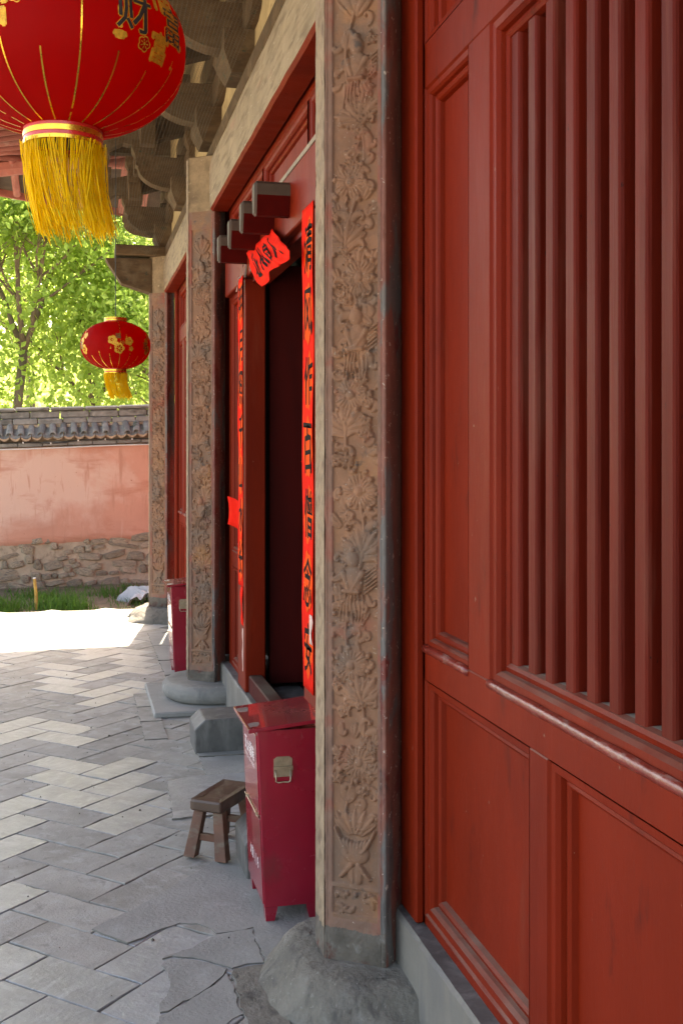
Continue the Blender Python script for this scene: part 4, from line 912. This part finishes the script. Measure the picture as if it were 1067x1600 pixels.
for k, ch in enumerate('人自从心'):
    v, f = brush(ch, 70 + k); cs_ = .2 + .2 * k; v = np.concatenate([v, v + (.06, 0), v + (0, .06)]) if len(v) else v; f = f + [tuple(i_ + len(v) // 3 for i_ in t_) for t_ in f] + [tuple(i_ + 2 * len(v) // 3 for i_ in t_) for t_ in f]
    if len(v): mesh('ink_character', [(lambda p: (p[0] - .003, p[1] - .003, p[2] - .001))(ban(cs_ + a * .15, min(1, max(0, .5 - b * .62)))) for a, b in v], f, 'ink', bt)
paper('torn_edge', 'paper_back', lambda s_, u: (JX - .02 - .03 * u, 6.28 + .12 * s_, 2.72 - .10 * u - .04 * s_ + .02 * math.sin(u * 8 + s_ * 5)), 6, 6, bt)
# diamond paper on the door leaf
dc = (1.50, D1 + .0685, 1.60); r_ = .20
DV = ((-1, 0), (0, -1), (1, 0), (0, 1))
dm = mesh('diamond_paper', [(dc[0] + a * r_, dc[1], dc[2] + b * r_) for a, b in DV] + [(dc[0] + a * r_, dc[1] + .001, dc[2] + b * r_) for a, b in DV], [(0, 1, 2, 3), (7, 6, 5, 4)] + [(i, (i + 1) % 4, 4 + (i + 1) % 4, 4 + i) for i in range(4)], 'paper')
tag(dm, 'red diamond paper pasted on the dark open door leaf', 'paper')

# ------------------------------------------------------------------ lanterns
LR, LH, RR = .275, .187, .087; NR = 20
def lrad(z): return LR * max(0.0, 1 - (abs(z) / .1945) ** 2.25) ** (1 / 2.05)
def lsurf(az, z, off=0.0, ph=0.0):
    rr = lrad(z); a = ((az - ph) % (2 * PI / NR)) - PI / NR
    rr *= math.cos(PI / NR) / math.cos(a) * .55 + .45; rr += off
    return (rr * math.cos(az), rr * math.sin(az), z + off * z / LH)
def lantern(label, loc, seed, top, azv, drift, ns, motif):
    x0, y0, z0 = loc; t = thing('lantern', label, 'lantern', (x0, y0, z0), 'red lanterns hanging under the eave'); r = random.Random(seed)
    W_ = lambda p: (p[0] + x0, p[1] + y0, p[2] + z0)
    ph = azv + R(7.6)
    nz = 34; na = NR * 6
    zs = [LH * math.sin(PI / 2 * (2 * k / nz - 1)) for k in range(nz + 1)]; azs = [ph + 2 * PI * k / na for k in range(na)]
    v = [W_(lsurf(a, z, 0, ph)) for z in zs for a in azs]; f = [(i * na + k, i * na + (k + 1) % na, (i + 1) * na + (k + 1) % na, (i + 1) * na + k) for i in range(nz) for k in range(na)]
    sh = mesh('shade', v, f, 'lantern', t, True)
    q = MB()
    for k in range(NR):
        a = ph + 2 * PI * k / NR; zt_ = LH * .97 if k % 4 == 0 else -LH * (.30 + .25 * ((k * 7) % 5) / 5); n = 16
        zz = [-LH * .99 + (zt_ + LH * .99) * j / n for j in range(n + 1)]; v = []
        for z in zz:
            p = Vector(lsurf(a, z, .0015, ph)); tn = Vector((-math.sin(a), math.cos(a), 0)) * .0017; v += [W_(p - tn), W_(p + tn)]
        q.add(v, [(2 * j, 2 * j + 1, 2 * j + 3, 2 * j + 2) for j in range(n)])
    q.build('gold_rib_line', 'gold', sh)
    def ring(zc, hgt, nm):
        q = MB(); n = 40; b = [(0, 0), (.18, 0), (.20, 1), (.36, 1), (.38, 0), (.64, 0), (.66, 1), (.80, 1), (.82, 0), (1, 0)]
        for j in range(len(b) - 1):
            za, zb = zc + hgt * b[j][0], zc + hgt * b[j + 1][0]; q.lathe([(RR + .0015 * (b[j][1] == 0), z0 + za), (RR + .0015 * (b[j + 1][1] == 0), z0 + zb)], x0, y0, n, b[j][1], False)
        q.lathe([(RR - .003, z0 + zc), (RR - .003, z0 + zc + hgt)], x0, y0, n, 1, False)
        return q.build(nm, ['gold', 'foil_red'], t, True)
    ring(-LH - .036, .046, 'lower_ring'); ring(LH - .008, .04, 'upper_ring')
    q = MB(); q.lathe([(.002, z0 - LH - .02), (RR - .004, z0 - LH - .02)], x0, y0, 24, 0, False); q.build('bottom_disc', 'black', t)  # black disc stands in for the shade inside the open hole
    q = MB(); q.tube([(x0, y0, z0 + LH - .02), (x0, y0, z0 + LH + .2), (x0 + .0, y0, top)], .0035, 6); q.tube([(x0 - RR, y0, z0 + LH + .028), (x0 + RR, y0, z0 + LH + .028)], .002, 5); q.build('hanging_cord', 'cable', t)
    # tassel threads
    q = MB(); v = []; f = []; zr = z0 - LH - .030
    for k in range(ns):
        a = r.uniform(0, 2 * PI); rr = RR * r.uniform(.90, 1.02); L_ = r.gauss(.199, .011) ; tie = r.random() < .22
        gap = math.sin(a * 3 + 1.3) * .16 + math.sin(a * 7 + seed) * .10 + math.sin(a * 13) * .05
        p0 = Vector((x0 + rr * math.cos(a), y0 + rr * math.sin(a), zr)); w = r.uniform(.0006, .0011); seg = 7
        an = a + gap; pb = r.gauss(0, .006); base = len(v)
        dx = drift * r.uniform(.75, 1.25)
        for j in range(seg + 1):
            u = j / seg; aa = a + (an - a) * u; r2 = rr * (1 - (.28 if tie else .05) * u)
            c_ = Vector((x0 + r2 * math.cos(aa) + dx[0] * u * u + pb * math.sin(u * 3 + k), y0 + r2 * math.sin(aa) + dx[1] * u * u + pb * math.cos(u * 4 + k) * .6, zr - L_ * u * (1 - .02 * u)))
            for m_ in range(3): v.append((c_.x + w * math.cos(2.094 * m_ + k), c_.y + w * math.sin(2.094 * m_ + k), c_.z))
        f += [(base + j * 3 + m_, base + j * 3 + (m_ + 1) % 3, base + j * 3 + 3 + (m_ + 1) % 3, base + j * 3 + 3 + m_) for j in range(seg) for m_ in range(3)]
    stuff(mesh('tassel', v, f, 'tassel', t))
    # printed motifs
    def place(pts, az, z, sz, off, tilt=0):
        c_, s_ = math.cos(tilt), math.sin(tilt)
        return [W_(lsurf(az + (p[0] * c_ - p[1] * s_) * sz / max(.12, lrad(z)), min(LH * .97, max(-LH * .97, z + (p[0] * s_ + p[1] * c_) * sz * (.62 + .38 * lrad(z) / LR))), off, ph)) for p in pts]
    qg, qk, qd = MB(), MB(), MB()
    def char(ch, az, z, sz, dark):
        gv, gf = glyph(ch)
        if not len(gv): return
        qg, qk = MB(), MB()
        for dx_, dy_, k_ in ((0, 0, 0), (.035, 0, 1), (-.035, 0, 2), (0, .035, 3), (0, -.035, 4)):
            qg.add(place([(a + dx_, b + dy_) for a, b in gv], az, z, sz, .0014 + .00012 * k_), gf)
        for dx_, k_ in ((.012, 0), (-.012, 1)): (qk if dark else qg).add(place([(a + dx_, b) for a, b in gv], az, z, sz, .0024 + .00015 * k_), gf)
        oo = mesh('printed_character', qg.v + qk.v, qg.f + [tuple(i + len(qg.v) for i in t_) for t_ in qk.f], ['gold_print', 'ink_glitter'], sh, False, [0] * len(qg.f) + [1] * len(qk.f))
    def disc(q_, az, z, sz, off, fn_, n=30):
        q_.add(place([(fn_(2 * PI * j / n) * math.cos(2 * PI * j / n), fn_(2 * PI * j / n) * math.sin(2 * PI * j / n)) for j in range(n)], az, z, sz, off), [tuple(range(n))])
    def plum(az, z, sz, filled=False):
        fl = lambda a: .5 * (.78 + .22 * abs(math.cos(2.5 * a)))
        disc(qg, az, z, sz, .0015, fl)
        if not filled: disc(qd, az, z, sz, .002, lambda a: fl(a) * .84)
        disc(qg, az, z, sz, .0026, lambda a: .09, 10)
        for k in range(7): a = 2 * PI * k / 7; qg.add(place([(math.cos(a) * e + math.sin(a) * w_, math.sin(a) * e - math.cos(a) * w_) for e, w_ in ((.14, -.02), (.14, .02), (.27, .03), (.30, 0), (.27, -.03))], az, z, sz, .0026), [(0, 1, 2, 3, 4)])
    def ingot(az, z, sz):
        disc(qg, az, z, sz, .0015, lambda a: .5 * (1 if math.sin(a) > -.1 else .72) * (.75 + .25 * abs(math.cos(a))) * (.8 if abs(math.sin(a)) > .7 else 1))
    def bead(az, z, sz):
        disc(qg, az, z, sz, .0016, lambda a: .5, 10)
        for k in range(3): disc(qg, az, z + sz * (.75 + .4 * k), sz * .35, .0016, lambda a: .5, 6)
    for kind, da, z, sz, *ex_ in motif:
        az = azv + R(da)
        if kind == 'c': char(ex_[0], az, z, sz, ex_[1])
        elif kind == 'p': plum(az, z, sz)
        elif kind == 'P': plum(az, z, sz, True)
        elif kind == 'i': ingot(az, z, sz)
        else: bead(az, z, sz)
    stuff(qg.build('gold_print', 'gold_print', sh))
    if qd.v: stuff(qd.build('flower_fill', 'lantern', sh))
    return t
def motif_block(a, ch1, ch2, ch3):
    return [('c', a - 6, .012, .085, ch1, True), ('c', a + 12, .075, .085, ch3, False), ('c', a + 20, .016, .080, ch2, True), ('c', a + 10, -.043, .062, ch2, False), ('p', a - 9, .075, .034), ('p', a - 17, .098, .036), ('p', a - 1, .073, .030), ('i', a - 13, -.046, .034), ('p', a + 0, -.048, .034), ('p', a + 15, -.004, .030),
            ('i', a + 26, -.020, .034), ('b', a - 16, .052, .009), ('b', a + 6, .048, .009), ('b', a - 13, -.028, .009), ('b', a + 22, -.068, .009), ('p', a + 30, .06, .03)]
near_az = math.atan2(0 - 2.60, 0 + .025)           # azimuth facing the photographer's side
mo = []
for a in (38, 158, 278): mo += motif_block(a, '财', '富', '福')
for a in (-33, 98, 218): mo += [('c', a, .080, .09, '春', False), ('c', a + 2, -.005, .082, '吉', False), ('p', a + 13, .012, .034), ('b', a + 19, .045, .009), ('p', a - 12, .04, .03), ('b', a - 14, -.02, .012)]
lantern('red lantern with gold and black characters hanging in the shade above the paving', (-.022, 2.60, 2.565), 3, sf(-.022, 2.6) + .1, near_az, np.array([.030, -.006]), 500, mo)
mo2 = []
for a in (4, 124, 244): mo2 += [('P', a - 9, .02, .075), ('P', a + 18, .012, .07), ('P', a + 2, -.045, .085), ('i', a - 4, -.01, .05), ('c', a, .052, .04, '福', True), ('p', a + 8, .0, .03), ('P', a + 22, -.045, .04), ('b', a - 12, -.045, .010), ('b', a + 14, .045, .012)]
for a in (-62, 64, 184): mo2 += [('P', a, -.045, .08), ('P', a - 5, .02, .06), ('c', a - 8, -.01, .06, '吉', True), ('P', a + 4, .06, .05)]
fl_az = math.atan2(-9.03, -.327)
lantern('red lantern with gold blossom print hanging against the trees by the corner pillar', (.327, 9.03, 2.505), 5, 4.64, fl_az, np.array([.045, .0]), 420, mo2)

# ------------------------------------------------------------------ boundary wall
YW = 14.35; SL = .040
wz = lambda x: SL * x * .9
wall = thing('boundary_wall', 'salmon plastered courtyard wall on rubble stones with a grey tiled coping', 'wall', (-1, YW, -.1))
xs = np.linspace(-10, 5.5, 150); zs_ = np.linspace(0, 1, 22)
X, T_ = np.meshgrid(xs, zs_); zlow = .575 + .05 * (fbm(X * 2.2, X * 0 + 2, 4) - .5) + .04 * (fbm(X * 9, X * 0 + 5, 7) - .5)
Z = zlow + (1.735 - zlow) * T_ + wz(X)
Yp = YW - .012 - .05 * (fbm(X * .9, Z * 1.3, 2) - .5) - .018 * (fbm(X * 4, Z * 4, 6) - .5) - .03 * np.clip(.06 - np.abs(T_ - .06), 0, .06) / .06 * 0
v = np.stack([X, Yp, Z], -1).reshape(-1, 3); nx, ny = len(xs), len(zs_); i = np.arange(nx * ny).reshape(ny, nx)
f = np.stack([i[:-1, :-1], i[:-1, 1:], i[1:, 1:], i[1:, :-1]], -1).reshape(-1, 4).tolist()
k = len(v); v = np.concatenate([v, [(x, YW + .06, .50 + wz(x)) for x in xs]]); f += [(int(i[0, j + 1]), int(i[0, j]), k + j, k + j + 1) for j in range(nx - 1)]
mesh('plaster', v, f, 'plaster', wall, True)
v = []
for x in (-10, 5.5): v += [(x, YW + .03, -.4), (x, YW + .03, 2.02 + wz(x)), (x, YW + .42, 2.02 + wz(x)), (x, YW + .42, -.4)]
core = mesh('wall_core', v, [(0, 1, 5, 4), (1, 2, 6, 5), (2, 3, 7, 6), (0, 3, 2, 1), (4, 5, 6, 7)], 'mortar', wall)
def stone_mesh(seed):
    bm = bmesh.new(); bmesh.ops.create_icosphere(bm, subdivisions=1, radius=.5); r = random.Random(seed)
    for p in bm.verts:
        c = p.co; e = Vector([math.copysign(abs(t) ** .55, t) for t in c * 2]) * .5; p.co = e * r.uniform(.85, 1.08)
    me = bpy.data.meshes.new('stone'); bm.to_mesh(me); bm.free(); me.materials.append(M['rubble']); return me
SM = [stone_mesh(s_) for s_ in range(10)]
r = random.Random(11)
for row in range(7):
    x = -4.6 + r.uniform(0, .2); zc = -.09 + row * .105
    while x < 2.6:
        w = r.choice((r.uniform(.07, .16), r.uniform(.14, .42)))
        if r.random() < .85:
            o = bpy.data.objects.new('stone', SM[r.randrange(10)]); link(o, core)
            o.location = Vector((x + w / 2, YW + .02 + r.uniform(-.01, .02), zc + wz(x) + r.uniform(-.04, .04))) - worg(core); o.scale = (w * 1.04, r.uniform(.05, .10), r.uniform(.05, .15)); o.rotation_euler = (r.uniform(-.2, .2), r.uniform(-.3, .3), r.uniform(-.1, .1))
        x += w * .98
# coping: brick courses, pan tiles, cover tiles, drip edge
q = MB()
slope = math.atan(SL * .9)
def course(nm, m, x0, x1, L_, y0, y1, z0, z1, b, jit):
    me = MB(); me.box(0, L_ - .006, y0 - YW, y1 - YW, z0, z1, b); base = None; x = x0; rr = random.Random(int(z0 * 100))
    while x < x1:
        if base is None: base = me.build(nm, m, wall, origin=(0, 0, 0)); o = base
        else: o = bpy.data.objects.new(nm, base.data); link(o, wall)
        o.location = Vector((x, YW + rr.gauss(0, jit), wz(x) + rr.gauss(0, jit * .6))) - worg(wall); o.rotation_euler = (0, -slope, rr.gauss(0, .006)); x += L_
course('ridge_brick', 'ridge', -4.4, 2.6, .36, YW + .05, YW + .33, 2.10, 2.185, .012, .004)
course('ridge_brick', 'ridge', -4.55, 2.6, .30, YW + .02, YW + .36, 2.02, 2.094, .010, .006)
course('ridge_cap', 'ridge', -4.4, 2.6, .42, YW + .0, YW + .38, 2.19, 2.235, .016, .004)
course('cornice_brick', 'ridge', -4.5, 2.6, .30, YW - .07, YW + .3, 1.748, 1.80, .006, .004)
tm = MB(); n = 7; A_ = (-.125, 1.875); B_ = (.07, 2.03)
v = [];
for (y, z, rr) in ((*A_, .043), (*B_, .040)):
    for s_ in (1.0, .78): v += [(rr * s_ * math.cos(PI * k / (n - 1)), y, z + rr * s_ * math.sin(PI * k / (n - 1))) for k in range(n)]
f = []
for k in range(n - 1): f += [(k, k + 1, 2 * n + k + 1, 2 * n + k), (n + k + 1, n + k, 3 * n + k, 3 * n + k + 1), (k + 1, k, n + k, n + k + 1)]
cov = None; pan = None; drp = None; r = random.Random(3); x = -4.4; pitch = .128
pv = []; m_ = 9
for (y, z) in ((A_[0] - .015, A_[1] - .01), (B_[0], B_[1] - .01)):
    for th_ in (0, -.014): pv += [(-.06 + .12 * k / (m_ - 1), y, z + th_ - .022 * math.cos((k / (m_ - 1) - .5) * PI) + .012) for k in range(m_)]
pf = []
for k in range(m_ - 1): pf += [(k, k + 1, 2 * m_ + k + 1, 2 * m_ + k), (m_ + k + 1, m_ + k, 3 * m_ + k, 3 * m_ + k + 1), (k + 1, k, m_ + k, m_ + k + 1)]
dv = []
for th_ in (0, .012): dv += [(-.056 + .112 * k / (m_ - 1), A_[0] - .022 + th_, A_[1] - .005 - .022 * math.cos((k / (m_ - 1) - .5) * PI)) for k in range(m_)] + [(-.056 + .112 * k / (m_ - 1), A_[0] - .026 + th_, A_[1] - .022 - .034 * math.cos((k / (m_ - 1) - .5) * PI)) for k in range(m_)]
df = []
for b_ in (0, 2 * m_): df += [(b_ + k, b_ + k + 1, b_ + m_ + k + 1, b_ + m_ + k) for k in range(m_ - 1)]
while x < 2.6:
    if cov is None:
        cov = mesh('cover_tile', np.array(v), f, 'roof', wall, True, origin=(0, 0, 0)); pan = mesh('pan_tile', np.array(pv), pf, 'roof', wall, True, origin=(0, 0, 0)); drp = mesh('drip_tile', np.array(dv), df, 'dripclay', wall, True, origin=(0, 0, 0)); oc, op, od = cov, pan, drp
    else:
        oc = bpy.data.objects.new('cover_tile', cov.data); op = bpy.data.objects.new('pan_tile', pan.data); od = bpy.data.objects.new('drip_tile', drp.data)
        for o in (oc, op, od): link(o, wall)
    oc.location = Vector((x, YW + r.gauss(0, .010), wz(x) + r.gauss(0, .006))) - worg(wall); oc.rotation_euler = (0, -slope, r.gauss(0, .08))
    for o in (op, od): o.location = Vector((x + pitch / 2, YW + r.gauss(0, .005), wz(x) + r.gauss(0, .003))) - worg(wall); o.rotation_euler = (0, -slope, 0)
    x += pitch
# cables along the wall
q = MB(); q.tube([(x, YW - .085, 1.726 + wz(x) + .004 * math.sin(x * 3)) for x in np.linspace(-6, 4, 60)], .0085, 6); tag(q.build('conduit', 'conduit'), 'thin pale conduit running along the top of the salmon wall', 'conduit')
q = MB(); q.tube([(x, YW - .09, 1.80 + wz(x) + .014 * math.sin(x * 4.3) + .008 * math.sin(x * 9)) for x in np.linspace(-6, 4, 120)], .0075, 6)
cb = q.build('cable', 'cable'); tag(cb, 'sagging dark cable clipped below the wall tiles', 'cable')
for x in np.arange(-3.9, 2.5, .33):
    q = MB(); z = 1.80 + wz(x) + .014 * math.sin(x * 4.3) + .008 * math.sin(x * 9); q.box(x - .008, x + .008, YW - .101, YW - .06, z - .011, z + .011, .002); q.build('clip', 'conduit', cb)

# ------------------------------------------------------------------ grass, stake, plastic film
bz = lambda x, y: -.13 + .05 * (y - 12.1) + .021 * x
v = []; f = []; rr = random.Random(21)
def blade(x, y, h, lean_, w):
    a = rr.uniform(0, 6.28); dx, dy = math.cos(a) * lean_, math.sin(a) * lean_; b = rr.uniform(0, 3.14); wx, wy = math.cos(b) * w, math.sin(b) * w; z = bz(x, y) + .005
    k = len(v); v.extend([(x - wx, y - wy, z), (x + wx, y + wy, z), (x + dx * .35 - wx * .7, y + dy * .35 - wy * .7, z + h * .62), (x + dx * .35 + wx * .7, y + dy * .35 + wy * .7, z + h * .62), (x + dx, y + dy, z + h * (1 - lean_ * 1.2))])
    f.extend([(k, k + 1, k + 3, k + 2), (k + 2, k + 3, k + 4)])
for _ in range(6500):
    x = rr.uniform(-4.5, 2.2); y = rr.uniform(12.25, 14.2)
    d = float(fbm(np.array(x * 1.4), np.array(y * 1.7), 13))
    if d > .46: blade(x, y, rr.uniform(.03, .09) * (1 + 1.2 * max(0, d - .5)), rr.uniform(.02, .09), rr.uniform(.003, .006))
for cx, cy, n, hh, rad in [(-.78, 12.75, 420, .25, .2), (-.15, 12.85, 520, .27, .26), (.02, 12.6, 200, .2, .15), (.45, 13.5, 260, .16, .3), (-.45, 13.6, 200, .16, .25), (.95, 12.9, 120, .2, .1), (-1.4, 12.8, 300, .22, .3), (-2.2, 13.1, 300, .2, .4), (1.5, 13.1, 250, .2, .3)]:
    for _ in range(n): blade(rr.gauss(cx, rad * .6), min(14.2, max(12.15, rr.gauss(cy, rad * .5))), rr.uniform(.4, .95) * hh, rr.uniform(.03, .14), rr.uniform(.003, .006))
gr = mesh('grass', v, f, 'grass'); tag(stuff(gr), 'patchy green grass at the foot of the salmon wall', 'grass')
sx, sy = floor_pt(57, 957, -.10); q = MB(); q.tube([(sx, sy + .12, -.2), (sx - .005, sy + .12, .1), (sx - .022, sy + .12, .262)], [.019, .018, .017], 8); st = q.build('wooden_stake', 'stake'); tag(st, 'yellowish wooden stake driven into the grass at the paving edge', 'stake')
q = MB(); q.tube([(sx - .0218, sy + .12, .260), (sx - .023, sy + .12, .272)], [.0175, .015], 8); q.build('pale_tip', 'conduit', st)
X, Y = np.meshgrid(np.linspace(0, 1, 26), np.linspace(0, 1, 26)); px0, py0 = .56, 12.72
Hh = .03 + .20 * fbm(X * 6, Y * 6, 17) * np.sin(PI * X) ** .5 + .05 * np.abs(np.sin(X * 9 + Y * 5))
Xp = px0 + X * .50 + .08 * np.sin(Y * 5); Yp = py0 + Y * .42 + .06 * np.sin(X * 6 + 1)
v = np.stack([Xp, Yp, bz(Xp, Yp) + Hh - .05 * (np.abs(Y - .5) * 2) ** 3 - .05 * (np.abs(X - .5) * 2) ** 4], -1).reshape(-1, 3); i = np.arange(26 * 26).reshape(26, 26)
o = mesh('plastic_film', v, np.stack([i[:-1, :-1], i[:-1, 1:], i[1:, 1:], i[1:, :-1]], -1).reshape(-1, 4), 'plastic', smooth=False); o.modifiers.new('thickness', 'SOLIDIFY').thickness = .002
tag(o, 'crumpled grey plastic film lying in the grass near the corner pillar', 'plastic sheet')

# ------------------------------------------------------------------ trees and hill
def tree(label, x, y, h, cr, nleaf, seed, lm, lean_=(0, 0), fork=None, ls=.12, z0=-.2, cb=.30, trunk_r=.10):
    t = thing('leafy_tree', label, 'tree', (x, y, z0), 'trees beyond the courtyard wall'); r = random.Random(seed); g_ = np.random.default_rng(seed)
    q = MB(); tips = []
    def limb(p, d, L_, rad, lev):
        pts = [p]; rs = [rad]; n = 5; d = d.normalized()
        for k in range(n):
            d = (d + Vector((r.gauss(0, .13), r.gauss(0, .13), r.gauss(.05, .07)))).normalized(); p = p + d * (L_ / n); pts.append(p); rs.append(rad * (1 - .5 * (k + 1) / n))
        q.tube(pts, rs, 7 if lev < 2 else 5)
        if lev >= 3: tips.append((p, L_)); return
        for k in range(r.randint(3, 4)):
            u = r.uniform(.45, 1.0); b = pts[int(u * n)]; a = r.uniform(0, 6.28)
            nd = (d * r.uniform(.3, .8) + Vector((math.cos(a), math.sin(a), r.uniform(-.15, .6))) * r.uniform(.6, 1.0)); limb(b, nd, L_ * r.uniform(.5, .75), rs[int(u * n)] * .62, lev + 1)
        tips.append((p, L_ * .7))
    base = Vector((x, y, z0)); top = base + Vector((lean_[0], lean_[1], h * cb))
    q.tube([base, base * .5 + top * .5 + Vector((.04, 0, 0)), top], [trunk_r, trunk_r * .85, trunk_r * .75], 9)
    if fork: q.tube([base + Vector((0, 0, fork[2])), base + Vector((fork[0] * .4, fork[1], fork[2] + .45)), base + Vector((fork[0], fork[1], fork[2] + 1.6))], [trunk_r * .6, trunk_r * .5, trunk_r * .35], 7); limb(base + Vector((fork[0], fork[1], fork[2] + 1.6)), Vector((fork[0], 0, 1)), h * .2, trunk_r * .35, 1)
    for k in range(4): a = 6.283 * k / 4 + r.uniform(-.5, .5); limb(top, Vector((math.cos(a) * .6, math.sin(a) * .6, 1)), h * .28, trunk_r * .55, 0 if k < 2 else 1)
    q.build('trunk', 'bark', t, True)
    tp = np.array([p[0][:] for p in tips]); tl = np.array([max(.35, p[1]) for p in tips])
    nb = int(nleaf * .6); pick = g_.integers(0, len(tp), nb); c = tp[pick] + g_.normal(0, 1, (nb, 3)) * (tl[pick, None] * .42) * (1, 1, .75)
    ne_ = nleaf - nb; u = g_.normal(0, 1, (ne_, 3)); u /= np.linalg.norm(u, axis=1)[:, None]; rad = g_.uniform(.35, 1, ne_) ** .5
    cl = g_.normal(0, 1, (40, 3)); cl /= np.linalg.norm(cl, axis=1)[:, None]
    e = np.array([x + lean_[0], y + lean_[1], z0 + h * .58]) + (cl[g_.integers(0, 40, ne_)] * .75 + u * .35) * rad[:, None] * (cr, cr, h * .50)
    c = np.concatenate([c, e]); c = c[c[:, 2] > 1.3]; N = len(c)
    a = g_.normal(0, 1, (N, 3)); a[:, 2] -= .5; a /= np.linalg.norm(a, axis=1)[:, None]; b = np.cross(a, g_.normal(0, 1, (N, 3))); b /= np.linalg.norm(b, axis=1)[:, None]; nn = np.cross(a, b)
    s_ = (ls * g_.uniform(.55, 1.2, N))[:, None]
    P = [c, c + a * s_ * .5 + b * s_ * .30 + nn * s_ * .10, c + a * s_, c + a * s_ * .5 - b * s_ * .30 + nn * s_ * .10]
    v = np.stack(P, 1).reshape(-1, 3); k = np.arange(N)[:, None] * 4
    f = np.concatenate([k + np.array([[0, 1, 2]]), k + np.array([[0, 2, 3]])], 0)
    stuff(mesh('crown', v, f, lm, t))
    return t
tree('slim forked tree with pale green leaves growing behind the salmon wall', -1.50, 24.0, 10.0, 3.0, 17000, 3, 'leaf', (.5, .1), (-.35, 0, 2.3), .17, -.2, .40, .12)
tree('bushy green tree behind the wall, seen past the hanging tassel', .2, 26.5, 9.5, 3.0, 10500, 8, 'leaf2', (.2, 0), None, .18, -.2, .30, .11)
tree('light green tree behind the wall beside the corner pillar', 2.0, 25.0, 8.0, 2.6, 9500, 14, 'leaf2', (0, 0), None, .16, -.2, .26, .09)
tree('tall dark green tree at the far end of the wall', -4.4, 26.0, 11.0, 3.2, 12000, 19, 'leaf', (.2, 0), None, .18, -.2, .33, .13)
tree('spreading tree on the slope above the other trees', -1.2, 33.0, 12.0, 4.6, 6500, 25, 'leaf2', (0, 0), None, .24, .5, .30, .16)
tree('broad tree on the slope right of the spreading one', 4.2, 34.0, 9.0, 4.4, 10000, 29, 'leaf', (0, 0), None, .24, .5, .28, .16)
def hz(X, Y): return -.3 + np.clip(Y - 36, 0, None) * (.10 + .16 * np.clip((X + 4) / 20, 0, 1)) + 2.5 * fbm(X * .05, Y * .05, 5) * np.clip((Y - 36) / 15, 0, 1)
hill = sheet('hill', -130, 150, 35, 170, 90, 60, hz, 'hill'); struct(hill)
g_ = np.random.default_rng(4); N = 60000; y = 38 + 106 * g_.uniform(0, 1, N) ** 1.6; x = g_.uniform(-1, 1, N) * (y * .75) - y * .05
cx_ = np.round(x / 3.1 + .3 * np.sin(y)) ; bump_ = 1.2 + 2.6 * np.abs(np.sin(cx_ * 12.9 + np.round(y / 3.5) * 4.1)) * np.sqrt(np.clip(1 - ((x / 3.1) - np.round(x / 3.1)) ** 2 * 3.4, 0, 1))
c = np.stack([x, y, hz(x, y) + bump_ * g_.uniform(.35, 1.1, N)], -1); a = g_.normal(0, 1, (N, 3)); a /= np.linalg.norm(a, axis=1)[:, None]; b = np.cross(a, g_.normal(0, 1, (N, 3))); b /= np.linalg.norm(b, axis=1)[:, None]
s_ = (.20 + .006 * y)[:, None] * g_.uniform(.6, 1.3, N)[:, None]
v = np.stack([c, c + a * s_ * .5 + b * s_ * .35, c + a * s_, c + a * s_ * .5 - b * s_ * .35], 1).reshape(-1, 3)
fo = mesh('forest', v, np.arange(4 * N).reshape(-1, 4), 'leaf2'); tag(stuff(fo), 'distant green woodland covering the hillside', 'forest')
